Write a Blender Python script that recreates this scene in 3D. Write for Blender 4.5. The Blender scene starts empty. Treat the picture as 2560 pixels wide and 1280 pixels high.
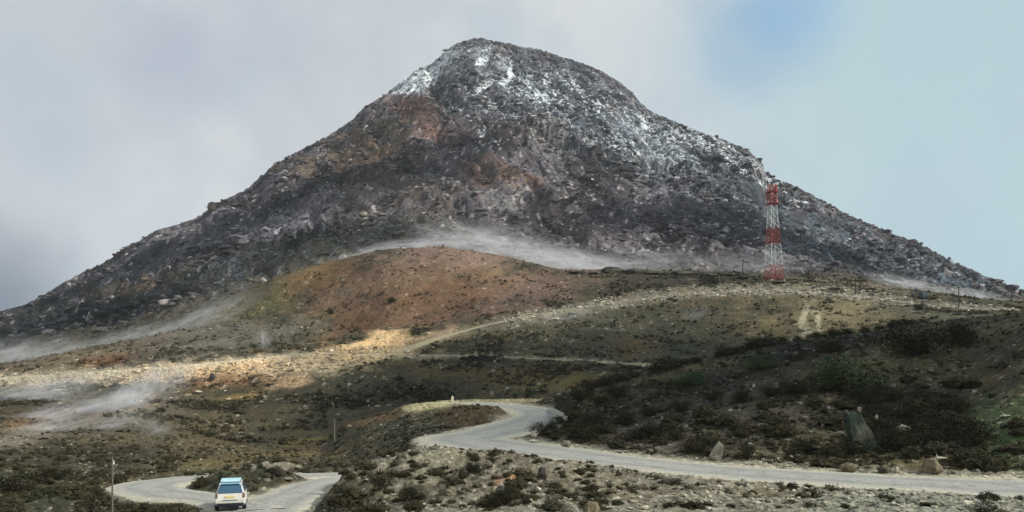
import bpy, bmesh, math, random
import numpy as np
from mathutils import Vector, Matrix

R = math.radians
random.seed(7)
rng = np.random.default_rng(11)
scene = bpy.context.scene
COL = scene.collection

# ------------------------------------------------------------------ camera
F = 1990.0            # focal length in photo pixels (2560 wide)
HY = 950.0            # row of the true horizon
cam = bpy.data.cameras.new('camera')
camo = bpy.data.objects.new('camera', cam)
COL.objects.link(camo)
camo.location = (0, 0, 0)
camo.rotation_euler = (R(90), 0, 0)
cam.sensor_width = 36
cam.lens = F / 2560 * 36
cam.shift_y = (HY - 640) / 2560
cam.clip_start = 0.3
cam.clip_end = 12000
scene.camera = camo
scene.render.resolution_x = 1024
scene.render.resolution_y = 512

# ------------------------------------------------------------------ world
SUN_EL, SUN_AZ = 36.0, 102.0      # azimuth clockwise from +Y (the view direction)
world = bpy.data.worlds.new('World')
scene.world = world
world.use_nodes = True
wn, wl = world.node_tree.nodes, world.node_tree.links
wn.clear()


class NT:
    """small helper for writing node trees"""
    def __init__(s, tree):
        s.t = tree

    def n(s, kind, **kw):
        nd = s.t.nodes.new(kind)
        for k, v in kw.items():
            if k.startswith('i_'):
                key = k[2:]
                key = int(key) if key.isdigit() else key.replace('_', ' ')
                if hasattr(v, 'is_output'):
                    s.t.links.new(v, nd.inputs[key])
                else:
                    nd.inputs[key].default_value = v
            else:
                setattr(nd, k, v)
        return nd

    def math(s, op, a, b=0.0, c=None, clamp=False):
        nd = s.t.nodes.new('ShaderNodeMath')
        nd.operation = op
        nd.use_clamp = clamp
        for i, v in enumerate((a, b) if c is None else (a, b, c)):
            if hasattr(v, 'is_output'):
                s.t.links.new(v, nd.inputs[i])
            else:
                nd.inputs[i].default_value = v
        return nd.outputs[0]

    def mix(s, fac, a, b, blend='MIX'):
        nd = s.t.nodes.new('ShaderNodeMix')
        nd.data_type = 'RGBA'
        nd.blend_type = blend
        for k, v in ((0, fac), (6, a), (7, b)):
            if hasattr(v, 'is_output'):
                s.t.links.new(v, nd.inputs[k])
            else:
                nd.inputs[k].default_value = v
        return nd.outputs[2]

    def ramp(s, fac, stops):
        nd = s.t.nodes.new('ShaderNodeMapRange')
        nd.interpolation_type = 'SMOOTHSTEP'
        s.t.links.new(fac, nd.inputs[0])
        nd.inputs[1].default_value, nd.inputs[2].default_value = stops
        return nd.outputs[0]


def lin(r, g, b, k=1.0):
    f = lambda c: ((c / 255) / 12.92 if c <= 10 else ((c / 255 + 0.055) / 1.055) ** 2.4)
    return (f(r) * k, f(g) * k, f(b) * k, 1.0)


def sky_dir(px, py):
    return Vector(((px - 1280) / F, 1, (HY - py) / F)).normalized()


N = NT(world.node_tree)
sky = N.n('ShaderNodeTexSky', sky_type='NISHITA', sun_disc=False)
sky.sun_elevation = R(SUN_EL)
sky.sun_rotation = R(SUN_AZ)
sky.altitude = 3500
tc = N.n('ShaderNodeTexCoord')
dirv = tc.outputs['Generated']
SKYK = 0.10
skyc = N.mix(1.0, sky.outputs[0], (SKYK, SKYK, SKYK, 1), 'MULTIPLY')
n1 = N.n('ShaderNodeTexNoise', i_Vector=dirv, i_Scale=4.5, i_Detail=7.0, i_Roughness=0.5)
n1.inputs['Distortion'].default_value = 0.35
n2 = N.n('ShaderNodeTexNoise', i_Vector=dirv, i_Scale=7.0, i_Detail=6.0, i_Roughness=0.55)


def sky_blob(px, py, r, soft=0.6, wob=0.25, sc=5.0):
    """soft mask of a cloud area centred on a direction of the sky"""
    d = sky_dir(px, py)
    sub = N.n('ShaderNodeVectorMath', operation='SUBTRACT', i_0=dirv)
    sub.inputs[1].default_value = d
    ln = N.n('ShaderNodeVectorMath', operation='LENGTH', i_0=sub.outputs[0]).outputs['Value']
    nz = N.n('ShaderNodeTexNoise', i_Vector=dirv, i_Scale=sc, i_Detail=4.0).outputs[0]
    ln = N.math('ADD', ln, N.math('MULTIPLY', N.math('SUBTRACT', nz, 0.5), wob))
    return N.math('SUBTRACT', 1.0, N.ramp(ln, (r * (1 - soft), r * (1 + soft))))


cloud = N.mix(N.ramp(n1.outputs[0], (0.34, 0.66)), lin(188, 194, 199), lin(210, 213, 213))
sepx = N.n('ShaderNodeSeparateXYZ', i_0=dirv)
teal = N.ramp(sepx.outputs[0], (0.0, 0.45))
cloud = N.mix(N.math('MULTIPLY', teal, 0.75), cloud, lin(160, 192, 200))
cloud = N.mix(N.math('MULTIPLY', N.ramp(n2.outputs[0], (0.42, 0.72)), 0.5), cloud, lin(168, 184, 196))
cloud = N.mix(N.math('MULTIPLY', sky_blob(150, 620, 0.16, 0.9), 0.3), cloud, lin(172, 181, 190))
cloud = N.mix(N.math('MULTIPLY', sky_blob(440, 105, 0.05, 0.9, 0.12), 0.5), cloud, lin(160, 168, 186))
cloud = N.mix(N.math('MULTIPLY', sky_blob(650, 60, 0.06, 0.9, 0.12), 0.4), cloud, lin(164, 174, 190))
cloud = N.mix(N.math('MULTIPLY', sky_blob(-30, 770, 0.065, 0.9, 0.10), 0.92), cloud, lin(88, 98, 114))
cloud = N.mix(N.math('MULTIPLY', sky_blob(2350, 150, 0.14, 0.9), 0.4), cloud, lin(182, 206, 210))
gap = sky_blob(1850, 95, 0.055, 0.98, 0.16, 7.0)
cloud = N.mix(N.math('MULTIPLY', N.math('MULTIPLY', gap, N.ramp(n1.outputs[0], (0.75, 0.35))), 0.8), cloud, lin(138, 172, 200))
gap2 = sky_blob(1990, -10, 0.045, 0.9, 0.12)
cloud = N.mix(N.math('MULTIPLY', gap2, 0.35), cloud, lin(110, 165, 215))
cover = 0.93
skyout = N.mix(cover, skyc, cloud)
bg = N.n('ShaderNodeBackground', i_Color=skyout, i_Strength=1.16)
wo = N.n('ShaderNodeOutputWorld', i_Surface=bg.outputs[0])

# ------------------------------------------------------------------ sun
sl = bpy.data.lights.new('sun', 'SUN')
sl.energy = 4.8
sl.angle = R(1.0)
sl.color = (1.0, 0.93, 0.84)
so = bpy.data.objects.new('sun', sl)
COL.objects.link(so)
sdir = Vector((math.sin(R(SUN_AZ)) * math.cos(R(SUN_EL)), math.cos(R(SUN_AZ)) * math.cos(R(SUN_EL)), math.sin(R(SUN_EL))))
so.rotation_euler = sdir.to_track_quat('Z', 'Y').to_euler()

scene.view_settings.view_transform = 'Standard'
scene.view_settings.look = 'None'
scene.view_settings.exposure = 0.0
scene.view_settings.gamma = 1.0
try:
    scene.cycles.volume_step_rate = 1.0
    scene.cycles.volume_max_steps = 128
    scene.cycles.max_bounces = 5
    scene.cycles.volume_bounces = 2
except Exception:
    pass

# ------------------------------------------------------------------ noise
_g = rng.uniform(0, 2 * np.pi, 256)
GX, GY = np.cos(_g).astype(np.float32), np.sin(_g).astype(np.float32)


def h2(ix, iy, seed):
    h = (ix * 374761393 + iy * 668265263 + seed * 982451653) & 0xffffffff
    h = ((h ^ (h >> 13)) * 1274126177) & 0xffffffff
    return (h ^ (h >> 16))


def perlin(x, y, seed=0):
    fx, fy = np.floor(x), np.floor(y)
    ix, iy = fx.astype(np.int64), fy.astype(np.int64)
    x = (x - fx).astype(np.float32)
    y = (y - fy).astype(np.float32)
    u = x * x * x * (x * (x * 6 - 15) + 10)
    v = y * y * y * (y * (y * 6 - 15) + 10)

    def g(dx, dy):
        k = h2(ix + dx, iy + dy, seed) & 255
        return GX[k] * (x - dx) + GY[k] * (y - dy)
    a = g(0, 0); b = g(1, 0); c = g(0, 1); d = g(1, 1)
    return ((a + (b - a) * u) + ((c + (d - c) * u) - (a + (b - a) * u)) * v) * 1.5


def fbm(x, y, o=4, seed=0, gain=0.5, lac=2.03):
    s, a, t = 0, 1.0, 0
    for i in range(o):
        s = s + a * perlin(x, y, seed + i * 17)
        t += a
        a *= gain
        x = x * lac + 11.3
        y = y * lac - 7.7
    return s / t


def ridged(x, y, o=4, seed=0, gain=0.5):
    s, a, t = 0, 1.0, 0
    for i in range(o):
        s = s + a * (1 - np.abs(perlin(x, y, seed + i * 13)) * 2)
        t += a
        a *= gain
        x = x * 2.07 + 3.1
        y = y * 2.07 + 9.2
    return s / t


def worley(x, y, seed=0):
    """F1, F2 and a random value for the nearest cell"""
    ix, iy = np.floor(x).astype(np.int64), np.floor(y).astype(np.int64)
    f1 = np.full(x.shape, 9.0, np.float32)
    f2 = np.full(x.shape, 9.0, np.float32)
    cid = np.zeros(x.shape, np.float32)
    for dx in (-1, 0, 1):
        for dy in (-1, 0, 1):
            h = h2(ix + dx, iy + dy, seed)
            ox = (h & 1023) / 1023.0
            oy = ((h >> 10) & 1023) / 1023.0
            d = np.hypot(ix + dx + ox - x, iy + dy + oy - y).astype(np.float32)
            near = d < f1
            f2 = np.where(near, f1, np.minimum(f2, d))
            cid = np.where(near, ((h >> 20) & 1023) / 1023.0, cid)
            f1 = np.where(near, d, f1)
    return f1, f2, cid


def sstep(a, b, x):
    t = np.clip((x - a) / (b - a), 0, 1)
    return t * t * (3 - 2 * t)


# ------------------------------------------------------------------ terrain profile lines
# every line: (px, distance, row) - where the ground of the photo passes at that distance
RIDGE = [(-900, 880), (-300, 830), (0, 777), (60, 762), (110, 737), (160, 705), (215, 677), (260, 655), (300, 630), (350, 600),
         (390, 575), (440, 562), (500, 540), (520, 522), (532, 510), (560, 500), (620, 470), (640, 450), (680, 415), (740, 380),
         (800, 350), (830, 333), (880, 300), (910, 268), (965, 235), (1000, 205), (1040, 175), (1080, 158), (1110, 130), (1140, 108),
         (1190, 93), (1230, 100), (1260, 105), (1300, 115), (1350, 122), (1400, 140), (1450, 155), (1500, 175), (1550, 205),
         (1580, 230), (1600, 255), (1630, 280), (1680, 300), (1750, 330), (1800, 345), (1860, 370), (1895, 395), (1915, 425),
         (1935, 442), (1980, 460), (2040, 490), (2110, 530), (2180, 560), (2250, 590), (2300, 608), (2370, 645), (2430, 675),
         (2500, 705), (2560, 735), (2700, 780), (3460, 870)]
LINES = [
    [(-900, 3, 1700), (3460, 3, 1700)],
    [(-900, 18, 1480), (0, 18, 1500), (600, 18, 1560), (1300, 18, 1500), (3460, 18, 1480)],
    [(-900, 38, 1330), (0, 40, 1300), (200, 42, 1330), (300, 42, 1360), (420, 42, 1320), (600, 41, 1292), (800, 39, 1294), (1000, 36, 1283),
     (1200, 35, 1281), (1300, 34, 1280), (1700, 33, 1280), (3460, 33, 1280)],
    [(-900, 50, 1255), (0, 50, 1250), (300, 50, 1252), (600, 50, 1235), (800, 47, 1243), (860, 50, 1200), (920, 53, 1170), (1000, 58, 1148),
     (1050, 60, 1138), (1200, 58, 1148), (1300, 55, 1160), (1440, 52, 1175), (1700, 46, 1205), (2000, 43, 1225), (2300, 42, 1235),
     (2560, 42, 1240), (3460, 42, 1240)],
    [(-900, 60, 1215), (0, 60, 1208), (300, 62, 1190), (600, 62, 1188), (850, 62, 1187), (950, 66, 1165), (1050, 72, 1120), (1200, 70, 1122),
     (1300, 68, 1125), (1440, 70, 1124), (1700, 60, 1146), (2000, 55, 1168), (2300, 52.5, 1180), (2560, 51, 1190), (3460, 51, 1190)],
    [(-900, 90, 1120), (0, 90, 1110), (300, 90, 1125), (600, 95, 1145), (850, 100, 1150), (950, 94, 1128), (1040, 91, 1084), (1200, 90, 1078),
     (1300, 92, 1062), (1360, 94, 1062), (1440, 82, 1070), (1600, 75, 1078), (1700, 72, 1070), (2000, 68, 1045), (2300, 66, 1040), (2430, 64, 1060),
     (2560, 60, 1040), (3460, 60, 1000)],
    [(-900, 125, 1050), (0, 130, 1040), (300, 130, 1065), (600, 130, 1120), (800, 133, 1128), (850, 128, 1105), (900, 118, 1070), (970, 120, 1040), (1010, 124, 1014),
     (1100, 132, 1005), (1150, 136, 1003), (1250, 138, 1002), (1385, 128, 1002), (1435, 98, 988), (1500, 98, 968), (1700, 102, 918),
     (1900, 108, 872), (2000, 110, 852), (2150, 114, 836), (2300, 120, 812), (2450, 125, 795), (2560, 130, 785), (3460, 140, 700)],
    [(-900, 160, 1000), (0, 160, 1000), (300, 160, 1012), (600, 160, 1062), (850, 165, 1050), (1010, 165, 1040), (1200, 165, 1030),
     (1390, 160, 1010), (1440, 150, 1000), (1700, 150, 960), (2000, 150, 892), (2300, 155, 850), (2560, 165, 815), (3460, 170, 760)],
    [(-900, 205, 985), (0, 205, 975), (300, 200, 975), (450, 200, 983), (600, 200, 982), (750, 200, 962), (850, 202, 945), (1000, 205, 925),
     (1200, 200, 908), (1440, 190, 912), (1700, 182, 922), (1850, 185, 892), (2000, 185, 857), (2300, 200, 827), (2560, 215, 797), (3460, 220, 760)],
    [(-900, 225, 955), (0, 222, 944), (300, 222, 925), (600, 224, 898), (750, 230, 884), (1000, 226, 884), (1200, 216, 888), (1440, 206, 900),
     (1700, 196, 911), (1850, 215, 862), (2000, 220, 817), (2300, 235, 787), (2560, 240, 782), (3460, 250, 770)],
    [(-900, 290, 930), (0, 290, 925), (300, 270, 880), (600, 265, 860), (850, 262, 865), (1000, 250, 862), (1200, 262, 822), (1440, 280, 784),
     (1700, 290, 751), (1930, 298, 735), (2150, 288, 749), (2400, 264, 775), (2560, 262, 780), (3460, 265, 775)],
    [(-900, 330, 915), (0, 330, 912), (300, 310, 862), (600, 320, 815), (850, 300, 828), (1000, 275, 826), (1200, 280, 788), (1440, 300, 746),
     (1700, 308, 714), (1930, 312, 710), (2150, 302, 725), (2400, 280, 752), (2560, 275, 768), (3460, 280, 765)],
    [(-900, 380, 905), (0, 380, 902), (150, 375, 885), (300, 370, 848), (450, 390, 792), (600, 400, 735), (700, 405, 690), (850, 405, 648), (950, 402, 628),
     (1100, 400, 617), (1250, 395, 640), (1400, 385, 676), (1500, 370, 677), (1700, 350, 679), (1850, 342, 685), (1930, 335, 698), (2150, 335, 714),
     (2400, 325, 744), (2560, 320, 764), (3460, 330, 765)],
    [(-900, 450, 900), (0, 450, 893), (300, 440, 842), (600, 450, 740), (850, 460, 672), (1100, 470, 650), (1400, 460, 692), (1700, 430, 692),
     (1930, 420, 692), (2150, 420, 707), (2400, 410, 742), (2560, 410, 760), (3460, 420, 770)],
    [(-900, 600, 885), (0, 560, 850), (300, 560, 785), (600, 580, 668), (850, 600, 605), (1100, 620, 560), (1400, 620, 590), (1700, 600, 620),
     (1930, 580, 640), (2150, 560, 668), (2400, 540, 715), (2560, 530, 750), (3460, 600, 830)],
]
ROWS = [14, 50, 130, 110, 150, 170, 50, 100, 80, 120, 60, 140, 34, 80, 430, 30, 12]

px = np.concatenate([np.linspace(-900, -110, 50)[:-1], np.arange(-110, 2670.1, 3.0), np.linspace(2670, 3460, 50)[1:]])
NC = len(px)


def smooth(a, w):
    k = max(1, int(w / 3))
    if k < 2:
        return a
    ker = np.hanning(2 * k + 1); ker /= ker.sum()
    p = np.pad(a, k, mode='edge')
    return np.convolve(p, ker, 'valid')


Dk, Zk, Yk = [], [], []
for i, L in enumerate(LINES):
    L = np.array(L, float)
    w = 45 if i < 6 else (24 if i == 6 else 70)
    d = smooth(np.interp(px, L[:, 0], L[:, 1]), w)
    y = smooth(np.interp(px, L[:, 0], L[:, 2]), w if i != 12 else 40)
    Dk.append(d); Yk.append(y); Zk.append((HY - y) / F * d)
rd = np.array(RIDGE, float)
d = smooth(np.interp(px, [-900, 0, 500, 900, 1190, 1500, 1900, 2560, 3460], [760, 900, 1000, 1250, 1400, 1350, 1150, 950, 850]), 200)
y = smooth(np.interp(px, rd[:, 0], rd[:, 1]), 9)
Dk.append(d); Yk.append(y); Zk.append((HY - y) / F * d)
Dk.append(d * 1.5); Zk.append(Zk[-1] * 0.35); Yk.append(y)
Dk.append(np.full(NC, 3000.0)); Zk.append(np.full(NC, -15.0)); Yk.append(y)
Dk, Zk = np.array(Dk), np.array(Zk)

# cubic interpolation along each bearing
nk = len(Dk)
sl_ = (Zk[1:] - Zk[:-1]) / (Dk[1:] - Dk[:-1])
m = np.zeros_like(Zk)
for k in range(1, nk - 1):
    h0 = Dk[k] - Dk[k - 1]; h1 = Dk[k + 1] - Dk[k]
    m[k] = (sl_[k - 1] * h1 + sl_[k] * h0) / (h0 + h1)
    lim = 3 * np.minimum(np.abs(sl_[k - 1]), np.abs(sl_[k]))
    m[k] = np.clip(m[k], -np.maximum(lim, 0.05), np.maximum(lim, 0.05))
m[0] = sl_[0]; m[-1] = sl_[-1]
m[14] = sl_[14] * 0.85; m[15] = sl_[14] * 0.55
Dg, Zg, Sg = [], [], []
for k in range(nk - 1):
    n = ROWS[k]
    for j in range(n + (1 if k == nk - 2 else 0)):
        t = j / n
        r_ = (Dk[k + 1] / Dk[k])
        D = Dk[k] * r_ ** t
        h = Dk[k + 1] - Dk[k]
        s = (D - Dk[k]) / h
        z = ((2 * s**3 - 3 * s**2 + 1) * Zk[k] + (s**3 - 2 * s**2 + s) * h * m[k]
             + (-2 * s**3 + 3 * s**2) * Zk[k + 1] + (s**3 - s**2) * h * m[k + 1])
        Dg.append(D); Zg.append(z); Sg.append(k + t)
Dg = np.array(Dg); Zg = np.array(Zg); Sg = np.array(Sg)[:, None] + np.zeros(NC)[None, :]
NR = len(Dg)
PX = np.broadcast_to(px, Dg.shape)
X = (PX - 1280) / F * Dg
Y0 = HY - F * Zg / Dg          # row in the photo of the smooth surface

# ------------------------------------------------------------------ roads (world paths)


def pt(p, row, z, hw=None):
    D = F * z / (HY - row)
    return ((p - 1280) / F * D, D, z, hw or 3.0)


def ptd(p, row, D):
    return ((p - 1280) / F * D, D, (HY - row) / F * D, 0)


ROADS = {
    'right': dict(hw=3.9, fall=1.6, pts=[pt(3300, 1226, -6.3, 4.4), pt(2560, 1220, -6.2, 4.4), pt(2300, 1208, -6.1, 4.2), pt(2050, 1195, -6.0, 4.0), pt(1800, 1178, -6.0, 3.9), pt(1560, 1154, -6.0, 3.9), pt(1370, 1130, -6.0, 4.6),
                                   pt(1255, 1117, -6.0, 6.0), pt(1195, 1107, -6.0, 5.4), pt(1166, 1100, -6.0, 5.0), pt(1172, 1093, -5.95, 5.0), pt(1215, 1086, -5.85, 5.2),
                                   pt(1270, 1072, -5.5, 5.2), pt(1325, 1054, -5.0, 4.2), pt(1350, 1038, -4.55, 3.7), pt(1330, 1025, -4.15, 3.5), pt(1265, 1015, -3.9, 3.2), pt(1190, 1009, -3.7, 3.0),
                                   pt(1120, 1009, -3.8, 2.6)]),
    'lower': dict(hw=2.5, fall=1.0, pts=[(-9.0, 14, -5.6, 3), (-11.5, 28, -6.7, 3), pt(610, 1330, -7.0, 3.0), pt(645, 1280, -7.1, 2.7), pt(728, 1240, -7.2, 2.2), pt(792, 1211, -7.3, 1.9),
                                    pt(880, 1194, -7.35, 1.9), pt(1000, 1184, -7.4, 2.0)]),
    'loop': dict(hw=2.2, fall=0.8, pts=[pt(1000, 1180, -7.4, 1.8), pt(860, 1188, -7.35, 1.8), pt(760, 1190, -7.3, 1.7), pt(640, 1190, -7.3, 1.5), pt(540, 1194, -7.3, 1.8), pt(450, 1201, -7.3, 2.2), pt(390, 1210, -7.3, 2.6),
                                   pt(365, 1219, -7.3, 2.4), pt(390, 1231, -7.3, 2.3), pt(440, 1241, -7.3, 2.3), pt(500, 1247, -7.25, 1.7), pt(560, 1257, -7.2, 1.6), pt(630, 1280, -7.1, 2.0)]),
    'middle': dict(hw=2.3, fall=2.5, pts=[ptd(1850, 922, 186), ptd(1680, 913, 190), ptd(1500, 905, 199), ptd(1250, 893, 211), ptd(1000, 887, 222), ptd(750, 886, 228),
                                     ptd(600, 900, 222), ptd(400, 918, 218), ptd(0, 944, 217), ptd(-400, 952, 218)]),
    'upper': dict(hw=2.3, fall=3.5, pts=[ptd(2800, 785, 252), ptd(2400, 768, 268), ptd(2150, 742, 292), ptd(1930, 727, 303), ptd(1700, 738, 297), ptd(1500, 762, 288),
                                    ptd(1300, 794, 272), ptd(1120, 838, 254), ptd(1000, 880, 232)]),
}


def resample(pts, step):
    P = np.array(pts, float)
    # Catmull-Rom then even spacing
    out = []
    Q = np.vstack([2 * P[0] - P[1], P, 2 * P[-1] - P[-2]])
    for i in range(1, len(Q) - 2):
        p0, p1, p2, p3 = Q[i - 1], Q[i], Q[i + 1], Q[i + 2]
        for t in np.linspace(0, 1, 24, endpoint=False):
            out.append(0.5 * ((2 * p1) + (-p0 + p2) * t + (2 * p0 - 5 * p1 + 4 * p2 - p3) * t * t + (-p0 + 3 * p1 - 3 * p2 + p3) * t**3))
    out.append(P[-1])
    out = np.array(out)
    s = np.concatenate([[0], np.cumsum(np.linalg.norm(np.diff(out[:, :2], axis=0), axis=1))])
    n = max(8, int(s[-1] / step))
    ss = np.linspace(0, s[-1], n)
    return np.stack([np.interp(ss, s, out[:, i]) for i in range(4)], 1)


def road_field(path, Xa, Ya):
    """distance to the path and the road height at the nearest point"""
    best = np.full(Xa.shape, 1e9, np.float32)
    zr = np.zeros(Xa.shape, np.float32)
    hwf = np.full(Xa.shape, 1.0, np.float32)
    lo = path.min(0) - 25; hi = path.max(0) + 25
    msk = (Xa > lo[0]) & (Xa < hi[0]) & (Ya > lo[1]) & (Ya < hi[1])
    xa, ya = Xa[msk], Ya[msk]
    b = best[msk]; zz = zr[msk]; hh = hwf[msk]
    for a, c in zip(path[:-1], path[1:]):
        d = c - a
        L2 = d[0]**2 + d[1]**2 + 1e-9
        t = np.clip(((xa - a[0]) * d[0] + (ya - a[1]) * d[1]) / L2, 0, 1)
        dist = np.hypot(xa - a[0] - t * d[0], ya - a[1] - t * d[1]) - (a[3] + t * d[3])
        q = dist < b
        b = np.where(q, dist, b)
        zz = np.where(q, a[2] + t * d[2], zz)
        hh = np.where(q, a[3] + t * d[3], hh)
    best[msk] = b; zr[msk] = zz; hwf[msk] = hh
    return best, zr, hwf


# large forms added before the roads are cut in
Z = Zg.copy()


def bump(p, row, D, rx, ry, h, rot=0.0):
    """a mound of height h at a place on the ground"""
    cx, cy = (p - 1280) / F * D, D
    c, s = math.cos(R(rot)), math.sin(R(rot))
    dx, dy = X - cx, Dg - cy
    u = (dx * c + dy * s) / rx
    v = (-dx * s + dy * c) / ry
    q = np.clip(1 - (u * u + v * v), 0, 1)
    return h * q * q * (3 - 2 * q)


mtn = sstep(13.0, 13.9, Sg)                      # 1 on the mountain
far = sstep(15.6, 16.2, Sg)
nearm = 1 - mtn
rw = np.zeros_like(Z)
rdist = {}
for k in ('upper', 'middle', 'loop', 'lower', 'right'):
    rr = ROADS[k]
    rr['pts'] = [p_[:3] + ((rr['hw'] if (len(p_) < 4 or not p_[3]) else p_[3]),) for p_ in rr['pts']]
    rr['path'] = resample(rr['pts'], 1.0)
    dist, zr, hwf = road_field(resample(rr['pts'], 2.0 if k in ('upper', 'middle') else 0.8), X, Dg)
    dist = dist + rr['hw']                      # distance measured so that hw is always the road's edge
    wgt = 1 - sstep(rr['hw'], rr['hw'] + rr['fall'], dist)
    Z = Z * (1 - wgt) + zr * wgt
    rw = np.maximum(rw, wgt)
    rdist[k] = dist
off = 1 - rw

# mounds between the road legs
for b in [(530, 1225, 53.5, 3.0, 5.0, 0.5, 15), (610, 1215, 55.5, 4.0, 4.5, 0.35, 10), (705, 1190, 57.8, 3.6, 3.6, 1.35, 5),
          (462, 1270, 43.6, 2.0, 2.6, 0.8, 20),
          (1190, 1050, 103, 7, 6, 1.5, 0)]:
    Z += bump(*b) * sstep(0.0, 2.2, np.minimum(np.minimum(rdist['lower'] - 2.5, rdist['loop'] - 2.2), rdist['right'] - 3.9))

# ground roughness (hummocks near, broader swells farther)
amp1 = 0.16 + 0.5 * sstep(60, 300, Dg)
Z += off * nearm * amp1 * 1.2 * fbm(X / 5.0, Dg / 5.0, 3, 5)
Z += off * nearm * (0.15 + 0.25 * sstep(70, 250, Dg)) * np.clip(ridged(X / 1.7, Dg / 1.7, 3, 21), -0.5, 1)
f1, f2, cid = worley(X / 0.85 + 0.3 * perlin(X, Dg, 3), Dg / 0.85, 4)
Z += off * nearm * 0.10 * (1 - sstep(0.0, 0.6, f1)) * (cid > 0.3) * (Dg < 150)
Z -= bump(1030, 826, 252, 5.5, 2.8, 3.2, -6)
Z += nearm * 0.02 * perlin(X * 2.2, Dg * 2.2, 9) * (Dg < 90)
slp = sstep(1.9, 2.4, Sg) * (1 - sstep(3.6, 4.0, Sg)) * sstep(760, 860, PX) * (1 - sstep(1450, 1650, PX))
Z += off * slp * 0.55 * ridged((X + 0.6 * Dg) / 4.2, (Dg - 0.6 * X) / 1.8, 3, 33) * 0.8
# broad gullies on the dome and the middle hill
hill = sstep(6.6, 8, Sg) * nearm * off * (1 - 0.6 * sstep(11.5, 12.0, Sg))
Z += hill * 1.3 * fbm(X / 26, Dg / 26, 4, 31)
# cliffs, gullies and boulder relief of the mountain
tm = np.clip((Sg - 14) / 1.0, 0, 1)
edge = 1 - 0.75 * sstep(0.9, 1.0, tm)
body = mtn * edge
wx = X + 25 * fbm(X / 120, Dg / 120, 2, 40)
wy = Dg + 25 * fbm(X / 120, Dg / 120, 2, 44)
Z += body * 17 * (ridged(wx / 190, wy / 260, 4, 50) - 0.5)
Z += body * 7.0 * (ridged(wx / 48, wy / 75, 4, 60, 0.6) - 0.5)
f1, f2, cidm = worley(wx / 17, wy / 26, 61)
crag = sstep(0.0, 0.25, fbm(X / 150, Dg / 150, 3, 70) + 0.35 * sstep(0.35, 0.8, tm))
Z += mtn * (1 - 0.5 * sstep(0.93, 1, tm)) * crag * 7.0 * (cidm - 0.45) * sstep(0.0, 0.18, f2 - f1)
g1, g2, cidb = worley(wx / 6.0, wy / 9.0, 62)
Z -= body * 5.0 * sstep(0.5, 0.85, ridged((wx + 0.5 * Zg) / 70, wy / 190, 4, 154, 0.6))
Z += mtn * 1.7 * (cidb - 0.4) * sstep(0.0, 0.22, g2 - g1)


def seg_feature(poly, width, height, sharp=1.0):
    """a ledge following a line on the mountain: rock above it stands proud by `height` metres, easing back uphill"""
    P = np.array(poly, float)
    yl = np.interp(PX, P[:, 0], P[:, 1], left=-9999, right=-9999)
    t = (yl + 22 * fbm(PX / 45, Y0 / 25, 4, 81) - Y0)      # >0 above the line
    inr = sstep(P[0, 0], P[0, 0] + 80, PX) * (1 - sstep(P[-1, 0] - 60, P[-1, 0], PX))
    return height * inr * sstep(0, 7 / sharp, t) * (1 - sstep(width * 0.3, width, t)) * (Sg > 14) * (Sg < 15.1)


Z += seg_feature([(1250, 300), (1480, 380), (1650, 405), (1780, 435), (1935, 452), (1990, 470)], 60, 8)
Z += seg_feature([(1150, 360), (1300, 335), (1450, 350), (1600, 380)], 50, 5)
Z += seg_feature([(560, 600), (640, 640), (800, 590), (860, 560)], 60, 9)
Z += seg_feature([(480, 690), (560, 700), (640, 680)], 46, 6)
Z += seg_feature([(60, 790), (200, 800), (420, 810)], 50, 6)
Z += seg_feature([(1000, 500), (1200, 510), (1420, 530)], 40, 4)

# spur edge: the brown shoulder stands proud of the rocks right of it
xl = np.interp(Y0, [230, 300, 360, 430, 540], [1090, 1130, 1190, 1270, 1450], left=-9999, right=-9999)
t_ = (xl - PX) + 14 * fbm(PX / 30, Y0 / 30, 3, 83)
Z += 9 * sstep(-4, 10, t_) * (1 - sstep(30, 130, t_)) * (xl > 0) * (Sg > 14) * (Sg < 14.93)
# dipping strata
sa = (X * 0.94 + Zg * 0.34 + 8 * fbm(X / 40, Dg / 40, 3, 84)); sb = (Zg * 0.94 - X * 0.34 + Dg * 0.25)
s1_, s2_, sc_ = worley(sa / 11, sb / 3.6, 85)
strat = sstep(-0.05, 0.25, fbm(X / 110, Dg / 110, 3, 86) + 0.25 * sstep(1250, 1600, PX)) * mtn * (Sg < 15.1)
Z += strat * 2.2 * (sc_ - 0.4) * sstep(0.0, 0.2, s2_ - s1_)

# hold the skyline to its surveyed height, leaving the small knobs
sk = np.where((Sg > 14) & (Sg < 15.4), HY - F * Z / Dg, 9999).min(0)
er = smooth(sk - np.interp(px, rd[:, 0], rd[:, 1]), 20)
Z += (er * Dk[15] / F)[None] * sstep(14.2, 14.9, Sg) * (1 - sstep(15.3, 16, Sg))

Yf = HY - F * Z / Dg

# hit test helpers on the finished ground --------------------------------------
Ymin = np.minimum.accumulate(Yf, axis=0)        # running skyline along each bearing


def hit(p, row, zone=None):
    """first ground point seen at photo position (p,row); zone = minimum distance"""
    c = int(np.clip(np.searchsorted(px, p), 0, NC - 1))
    r0 = 0
    yy = Yf[:, c]
    ok = yy <= row
    if zone:
        ok = ok & (Dg[:, c] >= zone)
    i = int(np.argmax(ok)) if ok.any() else NR - 1
    return ((p - 1280) / F * Dg[i, c], Dg[i, c], Z[i, c])


def gz(x, yv):
    """ground height under a world point"""
    p = 1280 + F * x / yv
    c = int(np.clip(np.searchsorted(px, p), 1, NC - 1))
    t = (p - px[c - 1]) / (px[c] - px[c - 1])
    a = np.interp(yv, Dg[:, c - 1], Z[:, c - 1])
    b = np.interp(yv, Dg[:, c], Z[:, c])
    return a + (b - a) * min(max(t, 0), 1)


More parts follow.
